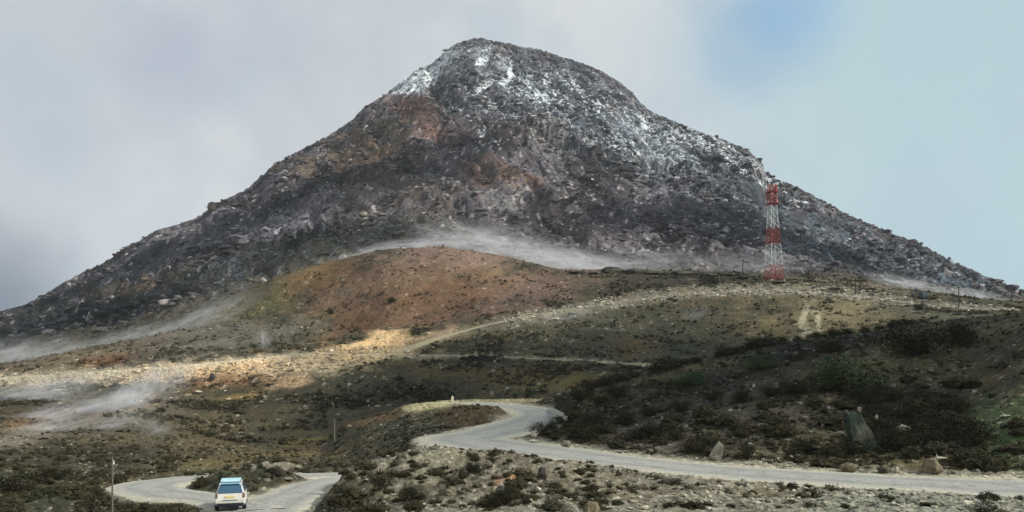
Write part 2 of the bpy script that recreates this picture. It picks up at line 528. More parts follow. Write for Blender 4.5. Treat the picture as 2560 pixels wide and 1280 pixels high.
# ------------------------------------------------------------------ surface colours
def A(r, g, b, k=1.0):
    return np.array(lin(r, g, b, k)[:3], np.float32)


def fill(cur, w, c):
    return cur * (1 - w[..., None]) + c * w[..., None]


nA = fbm(X / 9, Dg / 9, 4, 90)
nB = fbm(X / 2.6, Dg / 2.6, 4, 95)
nS = fbm(PX / 60, Y0 / 22, 4, 99)
nFine = fbm(PX / 7, Y0 / 4, 2, 101)
nStreak = fbm((PX + 1.8 * Y0) / 55, (Y0 + 0.35 * PX) / 16, 4, 103, 0.6)
C = np.zeros(Z.shape + (3,), np.float32)
C[:] = A(70, 68, 52)
C = fill(C, sstep(-0.1, 0.25, nA), A(92, 82, 58))
C = fill(C, sstep(0.0, 0.35, nB) * 0.7, A(56, 58, 46))


def stroke(p, row, rx, ry, rot, col, a, s0, s1, rough=0.45):
    global C
    c, s = math.cos(R(rot)), math.sin(R(rot))
    dx, dy = PX - p, -(Y0 - row)
    u = (dx * c + dy * s) / rx
    v = (-dx * s + dy * c) / ry
    q = np.sqrt(u * u + v * v) + rough * (nS + 0.5 * nFine + 0.5 * nStreak) * 1.5
    w = a * (1 - sstep(0.35, 1.25, q)) * ((Sg >= s0) & (Sg < s1))
    C = fill(C, w, A(*col))


DIRT, PALE, RUST, OLIVE, YEL, GREY, DARK = (176, 160, 122), (158, 156, 140), (134, 92, 62), (88, 84, 54), (150, 130, 74), (112, 110, 106), (48, 47, 38)
# middle hill, dome
for a in [
    (1650, 850, 420, 90, -8, (72, 72, 56), .85, 7, 11), (1650, 700, 320, 45, 8, (60, 57, 47), .9, 11, 13),
    (1250, 740, 330, 60, 14, (114, 96, 82), .9, 10.6, 13), (1000, 700, 300, 70, 12, (116, 94, 74), .9, 10.6, 13), (1060, 760, 280, 60, 10, (120, 92, 68), .8, 10.4, 13), (900, 810, 140, 24, 16, (106, 80, 58), .8, 9, 13),
    (1150, 640, 260, 30, 0, (132, 110, 96), .8, 11, 13), (1330, 745, 150, 40, 16, (110, 92, 80), .7, 10, 13),
    (700, 720, 170, 45, 20, (96, 86, 60), .9, 10, 13), (640, 770, 120, 36, 15, (92, 90, 58), .8, 10, 13), (800, 690, 120, 40, 20, (120, 94, 62), .7, 10, 13),
    (650, 840, 180, 34, 8, (96, 94, 80), .8, 9, 13), (450, 860, 220, 46, 12, (112, 106, 94), .9, 9, 13), (200, 900, 240, 30, 8, (110, 98, 78), .9, 8.5, 13), (260, 905, 90, 16, 8, (122, 88, 60), .8, 8.5, 12),
    (1590, 870, 60, 26, 0, (92, 76, 52), .8, 7, 11), (2150, 790, 240, 50, -4, (118, 108, 82), .9, 8, 11), (2380, 790, 200, 30, -4, (88, 90, 72), .7, 8, 13), (1960, 830, 160, 30, -6, (116, 104, 72), .6, 8, 11),
    (2100, 690, 260, 26, -12, (120, 110, 92), .8, 11, 13), (1700, 660, 200, 18, 0, (124, 118, 110), .7, 11.8, 13.4),
    (1250, 940, 260, 26, -3, (98, 84, 58), .8, 6.5, 8.2), (1450, 960, 200, 20, 0, (112, 100, 62), .7, 6.5, 8.2), (900, 985, 260, 30, 0, (62, 62, 50), .8, 6, 8), (1000, 1000, 200, 30, 0, (66, 62, 48), .6, 5.8, 8),
    (950, 1045, 140, 18, 12, (100, 78, 52), .6, 5, 8), (600, 1060, 200, 20, 6, (88, 78, 52), .7, 4.5, 7.6), (520, 1110, 160, 18, 6, (92, 76, 54), .8, 4.4, 7), (450, 1165, 160, 16, 0, (92, 88, 56), .8, 3.8, 6), (760, 1105, 100, 10, 8, (116, 108, 66), .8, 4, 7), (740, 1130, 120, 12, 4, (94, 76, 54), .8, 4, 7),
    (600, 992, 70, 12, 8, (160, 132, 76), .9, 6, 9), (540, 1010, 90, 12, 8, (124, 112, 66), .8, 6, 9),
    (400, 1080, 420, 90, 8, (92, 84, 62), .7, 4, 8), (620, 1150, 300, 24, 2, (104, 92, 60), .7, 3.8, 6), (150, 1150, 260, 50, 0, (76, 72, 54), .6, 3.5, 6),
    (300, 1040, 200, 40, 10, (112, 106, 92), .8, 5, 9), (110, 1050, 150, 24, 14, (130, 104, 74), .8, 5, 9), (60, 1090, 160, 30, 14, (128, 122, 108), .8, 4.4, 8), (330, 1010, 120, 30, 20, (140, 130, 114), .7, 5, 9),
    (100, 1230, 240, 60, 0, (62, 66, 46), .6, 1, 5), (230, 1150, 200, 40, 0, (70, 68, 56), .6, 3.5, 6),
]:
    stroke(*a)
# lit earth bank under the middle road and the cut of the upper road
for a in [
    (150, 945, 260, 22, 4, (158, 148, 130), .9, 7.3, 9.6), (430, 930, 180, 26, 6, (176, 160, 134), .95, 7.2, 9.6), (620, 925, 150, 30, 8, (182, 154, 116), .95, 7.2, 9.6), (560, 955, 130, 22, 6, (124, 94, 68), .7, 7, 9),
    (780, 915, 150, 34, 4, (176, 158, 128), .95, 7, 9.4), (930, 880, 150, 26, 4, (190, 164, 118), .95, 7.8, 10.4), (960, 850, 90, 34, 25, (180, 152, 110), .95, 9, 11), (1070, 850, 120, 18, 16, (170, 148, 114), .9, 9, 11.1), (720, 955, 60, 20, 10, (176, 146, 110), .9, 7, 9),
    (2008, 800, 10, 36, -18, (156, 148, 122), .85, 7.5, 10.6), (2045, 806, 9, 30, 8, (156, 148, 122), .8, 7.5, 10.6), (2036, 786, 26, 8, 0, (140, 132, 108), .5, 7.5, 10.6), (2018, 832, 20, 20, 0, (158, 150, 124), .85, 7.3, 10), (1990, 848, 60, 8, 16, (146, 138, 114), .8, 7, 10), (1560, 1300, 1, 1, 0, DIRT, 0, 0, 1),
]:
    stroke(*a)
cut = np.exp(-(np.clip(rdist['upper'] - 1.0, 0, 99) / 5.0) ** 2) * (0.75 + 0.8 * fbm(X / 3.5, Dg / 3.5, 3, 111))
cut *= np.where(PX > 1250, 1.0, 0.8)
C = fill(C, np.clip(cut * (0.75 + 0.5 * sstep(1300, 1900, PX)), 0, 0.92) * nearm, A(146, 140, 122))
C = fill(C, np.clip(bump(1030, 826, 252, 4.5, 2.4, 1.0, -6), 0, 1), A(30, 32, 26))  # shade of the pit painted into the ground colour
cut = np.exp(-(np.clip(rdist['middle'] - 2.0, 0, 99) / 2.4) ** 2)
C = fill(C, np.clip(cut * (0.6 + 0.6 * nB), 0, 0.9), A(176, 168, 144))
# near ground: pale gravel with tufts right of the lower road, dark bank beyond the right road
grav = ((Sg > 1.2) & (Sg < 4.1)) * sstep(800, 1020, PX + 120 * nS - (Y0 - 1150) * 0.2)
grav = grav * (0.72 + 0.7 * fbm(X / 1.3, Dg / 2.2, 4, 120))
C = fill(C, np.clip(grav, 0, 0.95), A(142, 138, 120))
for a in [
    (2300, 1250, 420, 60, 0, (136, 144, 128), .5, 1.2, 4.1), (1500, 1230, 300, 40, 0, (112, 104, 86), .6, 1.2, 4.0), (1080, 1220, 330, 70, 14, (104, 98, 80), .7, 1.2, 3.95), (1350, 1200, 160, 30, 0, (124, 116, 96), .5, 1.2, 3.8), (1950, 1235, 160, 20, 0, (108, 98, 66), .6, 1.2, 4), (1280, 1210, 60, 14, 20, (170, 116, 84), .6, 1.2, 4),
    (1060, 1180, 200, 50, 30, (134, 130, 108), .6, 1.5, 4), (900, 1240, 140, 40, 20, (66, 64, 50), .7, 1.2, 4),
    (1100, 1012, 130, 14, 6, (156, 150, 112), .9, 4.6, 6.2), (1180, 1050, 120, 22, 4, (84, 70, 50), .9, 4.4, 6), (1000, 1090, 160, 30, 25, (74, 72, 56), .8, 3.8, 6), (1300, 1000, 120, 8, 0, (150, 142, 106), .9, 5.3, 6.4),
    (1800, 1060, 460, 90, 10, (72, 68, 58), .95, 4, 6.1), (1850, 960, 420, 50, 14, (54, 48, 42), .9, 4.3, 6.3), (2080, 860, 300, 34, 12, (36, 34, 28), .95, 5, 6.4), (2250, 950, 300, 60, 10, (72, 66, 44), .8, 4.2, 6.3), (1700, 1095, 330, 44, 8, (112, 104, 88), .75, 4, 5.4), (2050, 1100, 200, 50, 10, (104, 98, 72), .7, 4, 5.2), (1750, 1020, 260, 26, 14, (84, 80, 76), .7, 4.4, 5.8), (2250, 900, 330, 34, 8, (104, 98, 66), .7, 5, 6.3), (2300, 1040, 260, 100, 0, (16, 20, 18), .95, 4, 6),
    (2520, 1090, 110, 100, -30, (88, 104, 66), .9, 4, 5.4), (2250, 1160, 300, 22, 0, (106, 98, 68), .8, 3.9, 4.8), (1780, 1140, 260, 14, 3, (96, 92, 66), .8, 3.9, 4.6), (2430, 880, 220, 40, 6, (58, 62, 44), .7, 4.5, 6.3),
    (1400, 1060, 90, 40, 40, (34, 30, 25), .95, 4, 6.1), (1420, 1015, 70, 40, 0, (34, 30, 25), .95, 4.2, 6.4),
    (560, 1225, 130, 24, 0, (84, 84, 66), .8, 2, 4), (700, 1175, 80, 22, 0, (140, 138, 110), .8, 2, 4), (460, 1268, 60, 20, 0, (52, 50, 38), .9, 2, 4),
]:
    stroke(*a)
steep = np.hypot(np.gradient(Z, axis=0) / np.maximum(np.gradient(Dg, axis=0), 0.01), np.gradient(Z, axis=1) / np.maximum(np.gradient(X, axis=1), 0.01))
for k, wd in (('right', 1.9), ('lower', 0.7), ('loop', 0.45)):
    e = 1 - sstep(ROADS[k]['hw'] - 0.3, ROADS[k]['hw'] + wd, rdist[k] + 0.8 * nB)
    C = fill(C, e * 0.9 * (1 - sstep(0.35, 0.9, steep)), A(172, 168, 146))
# speckle of stones and heath
w1, w2, wc = worley(X / 0.55, Dg / 0.8, 130)
sp = (wc > 0.90 - 0.2 * (grav > 0.3)) * (1 - sstep(0.25, 0.5, w1)) * nearm * (Dg < 130)
C = fill(C, sp * 0.5 * off, A(150, 146, 130))
w1, w2, wc = worley(X / 1.6, Dg / 3.0, 131)
sp = (wc > 0.95) * (1 - sstep(0.2, 0.4, w1)) * nearm * (Dg > 130)
C = fill(C, sp * 0.6, A(160, 152, 134))
C *= (1 + 0.35 * nFine * nearm)[..., None]

# mountain
lumc = C.mean(-1)
C *= (np.where(Sg > 6.4, 0.84, 0.72) + 0.22 * sstep(0.12, 0.28, lumc))[..., None] * np.array([1.0, 0.99, 1.01], np.float32)
C *= (1 + 0.5 * np.clip(fbm(X / 32, Dg / 45, 4, 122, 0.6) * 1.6, -0.7, 0.7) * (Sg > 4))[..., None]
M = np.zeros_like(C)
slope = np.gradient(Z, axis=0) / np.maximum(np.gradient(Dg, axis=0), 0.05)
M[:] = A(96, 90, 94)
M = fill(M, sstep(-0.15, 0.3, fbm(X / 60, Dg / 60, 4, 140)), A(78, 72, 76))
M = fill(M, sstep(0.05, 0.3, fbm(X / 30, Dg / 40, 4, 141)) * 0.8, A(112, 108, 110))
Cs = C
C = M
for a in [
    (400, 720, 330, 110, 20, (52, 53, 54), .85, 13, 15.2), (250, 800, 300, 60, 10, (30, 34, 34), .95, 13, 15.2), (120, 800, 260, 70, 20, (30, 38, 38), .9, 13, 15.2), (620, 600, 200, 60, 15, (96, 90, 94), .7, 13, 15.2),
    (350, 700, 110, 22, 10, (98, 82, 62), .7, 13, 15.2), (560, 690, 140, 26, 10, (88, 80, 60), .7, 13, 15.2), (700, 640, 260, 40, 8, (92, 88, 70), .8, 13, 15),
    (1050, 270, 100, 30, -10, (118, 84, 68), .85, 14, 15.2), (1080, 320, 90, 50, -35, (114, 82, 68), .8, 14, 15), (950, 330, 130, 40, 20, (96, 84, 70), .8, 14, 15.2), (900, 400, 180, 60, 10, (100, 80, 60), .85, 14, 15.1), (930, 420, 60, 30, 0, (104, 84, 70), .6, 14, 15),
    (1000, 470, 260, 60, -5, (96, 86, 74), .7, 14, 15), (1300, 460, 140, 36, -15, (116, 86, 66), .85, 14, 15), (1340, 490, 160, 30, -20, (108, 88, 74), .5, 14, 15), (1150, 560, 330, 36, 0, (90, 84, 76), .7, 13, 15), (850, 600, 300, 36, 8, (94, 90, 76), .8, 13, 15),
    (1700, 460, 260, 40, -12, (98, 94, 96), .7, 14, 15), (1600, 560, 400, 60, -5, (80, 72, 76), .7, 13, 15), (2100, 600, 330, 60, -28, (76, 88, 94), .7, 13, 15.2), (2350, 690, 260, 50, -25, (84, 100, 108), .8, 13, 15.2), (2200, 640, 200, 30, -20, (92, 80, 80), .5, 13, 15),
    (1350, 230, 330, 130, -20, (104, 108, 114), .8, 14, 15.2), (1650, 370, 330, 80, -30, (98, 108, 116), .7, 14, 15.2), (1190, 150, 120, 60, 0, (104, 106, 108), .8, 14, 15.2), (1230, 330, 200, 60, -10, (86, 74, 76), .7, 14, 15.2),
    (1400, 680, 500, 40, 0, (128, 118, 112), .6, 12.8, 14.2),
]:
    stroke(*a, rough=0.8)
# dark cliff bands: dark rock, with overhang shade painted into its colour
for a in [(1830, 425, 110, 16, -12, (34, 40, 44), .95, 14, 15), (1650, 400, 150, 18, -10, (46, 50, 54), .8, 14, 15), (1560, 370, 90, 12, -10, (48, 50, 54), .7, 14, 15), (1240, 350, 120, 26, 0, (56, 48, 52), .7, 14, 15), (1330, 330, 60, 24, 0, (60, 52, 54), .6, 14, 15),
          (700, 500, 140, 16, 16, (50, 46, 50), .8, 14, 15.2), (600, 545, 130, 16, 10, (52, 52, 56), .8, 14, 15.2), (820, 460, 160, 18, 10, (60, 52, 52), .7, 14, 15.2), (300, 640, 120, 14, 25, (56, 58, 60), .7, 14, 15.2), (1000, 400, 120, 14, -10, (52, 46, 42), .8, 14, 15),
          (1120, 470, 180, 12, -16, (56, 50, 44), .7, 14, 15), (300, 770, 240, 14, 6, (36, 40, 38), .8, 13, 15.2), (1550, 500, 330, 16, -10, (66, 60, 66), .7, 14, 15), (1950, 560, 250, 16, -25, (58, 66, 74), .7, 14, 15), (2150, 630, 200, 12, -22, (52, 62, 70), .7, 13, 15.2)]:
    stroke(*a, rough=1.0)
# pale outcrops
for a in [(700, 580, 120, 40, 30, (132, 126, 130), .7, 14, 15), (560, 670, 60, 28, 10, (126, 132, 132), .7, 13, 15), (1370, 335, 70, 34, -60, (130, 126, 122), .7, 14, 15), (1200, 480, 90, 14, -30, (128, 124, 122), .7, 14, 15), (1360, 515, 90, 10, -14, (150, 144, 140), .6, 14, 15), (1640, 395, 160, 12, -14, (150, 154, 156), .5, 14, 15)]:
    stroke(*a, rough=1.2)
soil = np.clip((C[..., 0] - C[..., 2]) / (C[..., 0] + 1e-3) * 1.9 - 0.25, 0, 1)
M = C
C = Cs
# rock tone from the broken cells
w1, w2, wc = worley(wx / 3.4 + 0.4 * nA, wy / 5.0, 150)
macro = 1 + 0.55 * np.clip(fbm(wx / 95, wy / 130, 5, 152, 0.6) * 1.6, -0.8, 0.8)
m1, m2, mc = worley(wx / 11 + 0.5 * nB, (wy + Zg) / 13, 153)
gul = ridged((wx + 0.5 * Zg) / 70, wy / 190, 4, 154, 0.6)
lum = (0.80 + 0.42 * wc * (0.45 + 0.55 * cidb)) * (0.68 + 0.62 * mc)
lum *= 1 - 0.45 * (1 - sstep(0.0, 0.16, w2 - w1))
lum *= 1 - 0.55 * (1 - sstep(0.0, 0.14, m2 - m1)) * crag
lum *= 1 - 0.45 * sstep(0.55, 0.8, gul)
lum *= 1 - 0.35 * (1 - sstep(0.0, 0.12, f2 - f1)) * crag
rocky = 0.65 + 0.35 * crag
lum *= 1 - strat * 0.65 * (1 - sstep(0.0, 0.2, s2_ - s1_))
lum *= 1 - strat * 0.5 * (sc_ < 0.3)
rocky = (rocky * (1 - 0.55 * soil)) * 1.25
M = M * np.clip(1 + rocky[..., None] * (lum[..., None] - 1), 0.15, 2.4) * 1.0 * macro[..., None] * np.array([0.96, 0.98, 1.0], np.float32)
bright = (wc > 0.93) * (1 - 0.7 * soil) * sstep(0.1, 0.3, w2 - w1)
M = fill(M, bright * 0.6, A(176, 168, 166))
# snow: gullies and ledges near the summit
sn = np.zeros(Z.shape, np.float32)


def snow(p, row, rx, ry, rot, a):
    global sn
    c, s = math.cos(R(rot)), math.sin(R(rot))
    dx, dy = PX - p, -(Y0 - row)
    u = (dx * c + dy * s) / rx
    v = (-dx * s + dy * c) / ry
    sn = np.maximum(sn, a * (1 - sstep(0.3, 1.2, np.sqrt(u * u + v * v) + 0.3 * nS)))


for a in [(1330, 210, 230, 90, -25, .50), (1060, 180, 150, 34, 40, .66), (1010, 210, 60, 22, 40, .8), (1640, 330, 220, 60, -30, .50), (1850, 410, 150, 40, -20, .55), (1750, 360, 200, 50, -22, .55), (1900, 440, 60, 30, -30, .5), (1550, 290, 200, 90, -35, .44), (1180, 250, 200, 60, 0, .3), (1380, 290, 200, 70, -10, .36),
          (1450, 350, 260, 34, -6, .42), (1650, 395, 220, 22, -12, .55), (1800, 380, 140, 40, -22, .46), (1230, 330, 60, 60, 0, .34), (1190, 120, 130, 34, 0, .4), (1500, 250, 160, 60, -30, .42), (2000, 480, 180, 40, -30, .26),
          (1275, 175, 12, 42, -8, .95), (1265, 195, 40, 14, 30, .8), (1350, 225, 12, 50, 25, .85), (1380, 247, 46, 12, 5, 1.0), (1362, 190, 8, 40, 0, .7), (1210, 145, 40, 9, 20, .8), (1210, 205, 50, 12, 25, .7), (1610, 300, 12, 30, 30, .8), (1345, 298, 40, 8, 0, .7),
          (1430, 185, 8, 30, 30, .6), (1300, 205, 14, 50, 30, .6), (1230, 180, 10, 30, 60, .5)]:
    snow(*a)
nb2 = fbm(X / 3.2, Zg / 2.2, 3, 161, 0.7)
sfield = sn * 1.0 + 0.22 * fbm(wx / 16, wy / 22, 4, 160, 0.6) + 0.14 * (1 - 2 * wc) - 0.42 + 0.62 * nb2 + 0.22 * (sstep(0.5, 0.75, gul) - 0.4) + 0.25 * np.clip(0.6 - slope, -1.2, 1.0)
sm = sstep(0.0, 0.22, sfield) * (Sg > 14) * (Sg < 15.3)
M = fill(M, sm * 0.92, A(212, 220, 222))
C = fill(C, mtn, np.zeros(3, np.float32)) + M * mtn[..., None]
C = np.clip(C, 0.004, 0.85)
veg = (1 - mtn)


# ------------------------------------------------------------------ materials
def mat(name):
    mt = bpy.data.materials.new(name)
    mt.use_nodes = True
    t = mt.node_tree
    t.nodes.clear()
    return mt, NT(t)


def out(N, sh, vol=None):
    o = N.n('ShaderNodeOutputMaterial')
    if sh is not None:
        N.t.links.new(sh, o.inputs[0])
    if vol is not None:
        N.t.links.new(vol, o.inputs[1])


def ground_material(name, s1, s2, bumpd, rockmix):
    mt, N = mat(name)
    at = N.n('ShaderNodeAttribute', attribute_name='Col')
    tcn = N.n('ShaderNodeTexCoord').outputs['Object']
    a = N.n('ShaderNodeTexNoise', i_Vector=tcn, i_Scale=s1, i_Detail=6.0, i_Roughness=0.7)
    b = N.n('ShaderNodeTexVoronoi', i_Vector=tcn, i_Scale=s2)
    k = N.math('MULTIPLY_ADD', N.ramp(a.outputs[0], (0.3, 0.7)), 0.9, 0.55)
    k2 = N.math('MULTIPLY_ADD', N.n('ShaderNodeSeparateColor', i_0=b.outputs['Color']).outputs[0], rockmix, 1 - rockmix * 0.5)
    kk = N.math('MULTIPLY', k, k2)
    comb = N.n('ShaderNodeCombineColor', i_0=kk, i_1=kk, i_2=kk)
    c = N.mix(1.0, at.outputs[0], comb.outputs[0], 'MULTIPLY')
    bm_ = N.n('ShaderNodeBump', i_Strength=0.8, i_Distance=bumpd, i_Height=N.math('ADD', a.outputs[0], N.math('MULTIPLY', b.outputs[0], -0.5)))
    p = N.n('ShaderNodeBsdfPrincipled', i_Base_Color=c, i_Roughness=0.95, i_Normal=bm_.outputs[0])
    p.inputs['Specular IOR Level'].default_value = 0.15
    out(N, p.outputs[0])
    return mt


def plain(name, col, rough=0.9, var=0.3, scale=4.0, spec=0.2, metal=0.0, bumpd=0.0, cast=None):
    mt, N = mat(name)
    tcn = N.n('ShaderNodeTexCoord').outputs['Object']
    a = N.n('ShaderNodeTexNoise', i_Vector=tcn, i_Scale=scale, i_Detail=5.0, i_Roughness=0.65)
    k = N.math('MULTIPLY_ADD', N.ramp(a.outputs[0], (0.3, 0.7)), 2 * var, 1 - var)
    oi = N.n('ShaderNodeObjectInfo').outputs['Random']
    k = N.math('MULTIPLY', k, N.math('MULTIPLY_ADD', oi, 0.5 * var, 1 - 0.25 * var))
    comb = N.n('ShaderNodeCombineColor', i_0=k, i_1=k, i_2=k)
    base = (col[0], col[1], col[2], 1)
    if cast:
        b = N.n('ShaderNodeTexNoise', i_Vector=tcn, i_Scale=scale * 0.35, i_Detail=3.0)
        base = N.mix(N.ramp(b.outputs[0], (0.45, 0.62)), base, (cast[0], cast[1], cast[2], 1))
    c = N.mix(1.0, base, comb.outputs[0], 'MULTIPLY')
    p = N.n('ShaderNodeBsdfPrincipled', i_Base_Color=c, i_Roughness=rough, i_Metallic=metal)
    p.inputs['Specular IOR Level'].default_value = spec
    if bumpd:
        bm_ = N.n('ShaderNodeBump', i_Strength=0.9, i_Distance=bumpd, i_Height=a.outputs[0])
        N.t.links.new(bm_.outputs[0], p.inputs['Normal'])
    out(N, p.outputs[0])
    return mt


def road_material(name='dirt road', c0=(160, 160, 154), c1=(184, 179, 160)):
    mt, N = mat(name)
    uv = N.n('ShaderNodeAttribute', attribute_name='across').outputs['Fac']
    tcn = N.n('ShaderNodeTexCoord').outputs['Object']
    a = N.n('ShaderNodeTexNoise', i_Vector=tcn, i_Scale=0.55, i_Detail=6.0, i_Roughness=0.6)
    b = N.n('ShaderNodeTexNoise', i_Vector=tcn, i_Scale=9.0, i_Detail=5.0, i_Roughness=0.75)
    w = N.n('ShaderNodeTexVoronoi', i_Vector=tcn, i_Scale=5.0)
    d = N.math('ABSOLUTE', N.math('SUBTRACT', uv, 0.5))
    e = N.ramp(N.math('ADD', d, N.math('MULTIPLY', N.math('SUBTRACT', a.outputs[0], 0.5), 0.5)), (0.26, 0.44))
    c = N.mix(e, lin(*c0), lin(*c1))
    c = N.mix(N.math('MULTIPLY', N.ramp(a.outputs[0], (0.5, 0.68)), 0.5), c, lin(122, 124, 124))
    k = N.math('MULTIPLY_ADD', N.ramp(b.outputs[0], (0.3, 0.7)), 0.8, 0.6)
    c = N.mix(1.0, c, N.n('ShaderNodeCombineColor', i_0=k, i_1=k, i_2=k).outputs[0], 'MULTIPLY')
    c = N.mix(N.math('MULTIPLY', N.math('LESS_THAN', w.outputs[0], 0.18), 0.3), c, lin(90, 88, 80))
    tr = N.math('ABSOLUTE', N.math('SUBTRACT', N.math('ADD', d, N.math('MULTIPLY', N.math('SUBTRACT', a.outputs[0], 0.5), 0.12)), 0.2))
    tr = N.math('SUBTRACT', 1.0, N.ramp(tr, (0.02, 0.09)))
    c = N.mix(N.math('MULTIPLY', tr, 0.35), c, lin(126, 126, 120))
    st = N.n('ShaderNodeTexNoise', i_Vector=tcn, i_Scale=2.2, i_Detail=6.0, i_Roughness=0.7)
    c = N.mix(N.math('MULTIPLY', N.ramp(st.outputs[0], (0.55, 0.7)), 0.45), c, lin(116, 112, 100))
    bm_ = N.n('ShaderNodeBump', i_Strength=0.9, i_Distance=0.08, i_Height=b.outputs[0])
    p = N.n('ShaderNodeBsdfPrincipled', i_Base_Color=c, i_Roughness=0.95, i_Normal=bm_.outputs[0])
    p.inputs['Specular IOR Level'].default_value = 0.15
    out(N, p.outputs[0])
    return mt


MAT = {
    'ground': ground_material('heath and gravel', 2.2, 3.0, 0.12, 0.5),
    'mountain': ground_material('mountain rock', 0.35, 0.5, 1.0, 0.6),
    'mixrock': ground_material('loose rock', 0.5, 0.8, 0.3, 0.4),
    'mixheath': ground_material('heath growth', 1.5, 3.0, 0.05, 0.5),
    'road': road_material(),
    'track': road_material('earth track', (156, 146, 116), (172, 160, 124)),
    'rock': plain('grey boulder', lin(132, 128, 114), var=0.35, scale=3.0, bumpd=0.06, cast=lin(104, 98, 84)),
    'palerock': plain('pale stone', lin(186, 182, 164), var=0.25, scale=4.0, bumpd=0.04, cast=lin(150, 146, 128)),
    'darkrock': plain('dark rock', lin(62, 60, 54), var=0.4, scale=2.0, bumpd=0.08, cast=lin(90, 86, 76)),
    'greenslab': plain('green slate slab', lin(48, 58, 50), var=0.5, scale=2.5, bumpd=0.08, cast=lin(78, 80, 68)),
    'brownrock': plain('brown rock', lin(112, 102, 82), var=0.35, scale=3.0, bumpd=0.06, cast=lin(92, 84, 68)),
    'screerock': plain('scree rock', lin(104, 98, 100), var=0.5, scale=0.15, bumpd=0.3, cast=lin(78, 70, 74)),
    'heath': plain('heath tuft', lin(62, 62, 46), var=0.5, scale=6.0, spec=0.1, cast=lin(80, 74, 50)),
    'heathcore': plain('heath cushion', lin(48, 46, 34), var=0.4, scale=6.0, spec=0.1, cast=lin(58, 54, 38)),
    'heathfar': plain('far heath', lin(66, 66, 50), var=0.35, scale=0.3, spec=0.1, cast=lin(84, 76, 54)),
    'leaf': plain('rhododendron leaf', lin(52, 70, 44), rough=0.8, var=0.5, scale=3.0, spec=0.15, cast=lin(76, 88, 58)),
    'darkleaf': plain('dark leaf', lin(42, 44, 31), rough=0.85, var=0.5, scale=3.0, spec=0.1, cast=lin(58, 54, 38)),
    'stem': plain('woody stem', lin(66, 54, 42)),
    'wood': plain('weathered pole wood', lin(104, 103, 94), var=0.2, scale=2.0),
    'darkwood': plain('dark pole', lin(52, 50, 48), var=0.2, scale=2.0),
    'steelred': plain('red tower paint', lin(146, 66, 60), rough=0.6, var=0.15),
    'steelwhite': plain('white tower paint', lin(196, 204, 202), rough=0.6, var=0.1),
    'antenna': plain('antenna panel', lin(190, 130, 124), rough=0.6, var=0.2),
    'concrete': plain('concrete', lin(160, 156, 146), var=0.15),
    'cream': plain('pale marker stone', lin(224, 214, 190), var=0.15),
    'excavator': plain('blue grey machine paint', lin(72, 92, 100), rough=0.5, var=0.2),
    'iron': plain('dark iron', lin(40, 46, 50), rough=0.7, var=0.2),
    'plaster': plain('white plaster', lin(226, 226, 220), var=0.05),
}


# ------------------------------------------------------------------ mesh helpers
def tag(o, label=None, cat=None, group=None, kind=None):
    if label: o['label'] = label
    if cat: o['category'] = cat
    if group: o['group'] = group
    if kind: o['kind'] = kind
    return o


def np_mesh(name, V, Fc, mats=(), smooth=False, attrs=None, fmat=None):
    """mesh from vertex array and face array (all faces with the same corner count)"""
    me = bpy.data.meshes.new(name)
    V = np.ascontiguousarray(V, np.float32)
    Fc = np.ascontiguousarray(Fc, np.int32)
    n, k = Fc.shape
    me.vertices.add(len(V)); me.vertices.foreach_set('co', V.ravel())
    me.loops.add(n * k); me.loops.foreach_set('vertex_index', Fc.ravel())
    me.polygons.add(n)
    me.polygons.foreach_set('loop_start', np.arange(0, n * k, k, dtype=np.int32))
    me.polygons.foreach_set('loop_total', np.full(n, k, np.int32))
    me.polygons.foreach_set('use_smooth', np.full(n, smooth, bool))
    if fmat is not None:
        me.polygons.foreach_set('material_index', np.ascontiguousarray(fmat, np.int32))
    for m_ in mats:
        me.materials.append(m_)
    if attrs:
        for an, (kind_, data) in attrs.items():
            at = me.attributes.new(an, kind_, 'POINT')
            if kind_ == 'FLOAT_COLOR':
                d4 = np.ones((len(V), 4), np.float32); d4[:, :3] = data
                at.data.foreach_set('color', d4.ravel())
            else:
                at.data.foreach_set('value', np.ascontiguousarray(data, np.float32))
    me.update(calc_edges=True)
    return me


def add(name, me, parent=None, loc=None, rot=None, scale=None):
    o = bpy.data.objects.new(name, me)
    COL.objects.link(o)
    if parent: o.parent = parent
    if loc is not None: o.location = loc
    if rot is not None: o.rotation_euler = rot
    if scale is not None: o.scale = scale
    return o


def empty(name, loc, rz=0.0):
    o = bpy.data.objects.new(name, None)
    COL.objects.link(o)
    o.empty_display_size = 0.3
    o.location = loc
    o.rotation_euler = (0, 0, rz)
    return o


def bm_obj(name, bm, m_, parent=None, smooth=False):
    me = bpy.data.meshes.new(name)
    bm.normal_update()
    bm.to_mesh(me); bm.free()
    me.materials.append(m_)
    if smooth:
        for p in me.polygons: p.use_smooth = True
    return add(name, me, parent)


def bar(bm, a, b, r0, r1=None, n=6):
    r1 = r0 if r1 is None else r1
    a, b = Vector(a), Vector(b)
    q = (b - a).to_track_quat('Z', 'Y')
    ra, rb = [], []
    for i in range(n):
        t = 2 * math.pi * i / n + math.pi / n
        v = Vector((math.cos(t), math.sin(t), 0))
        ra.append(bm.verts.new(a + q @ (v * r0)))
        rb.append(bm.verts.new(b + q @ (v * r1)))
    for i in range(n):
        bm.faces.new((ra[i], ra[(i + 1) % n], rb[(i + 1) % n], rb[i]))
    bm.faces.new(ra[::-1]); bm.faces.new(rb)


def box(bm, c, s, bev=0.0):
    r = bmesh.ops.create_cube(bm, size=1.0)
    for v in r['verts']:
        v.co = Vector((v.co.x * s[0] + c[0], v.co.y * s[1] + c[1], v.co.z * s[2] + c[2]))
    if bev:
        es = set()
        for v in r['verts']:
            es.update(v.link_edges)
        bmesh.ops.bevel(bm, geom=list(es), offset=bev, segments=2, affect='EDGES', profile=0.6)


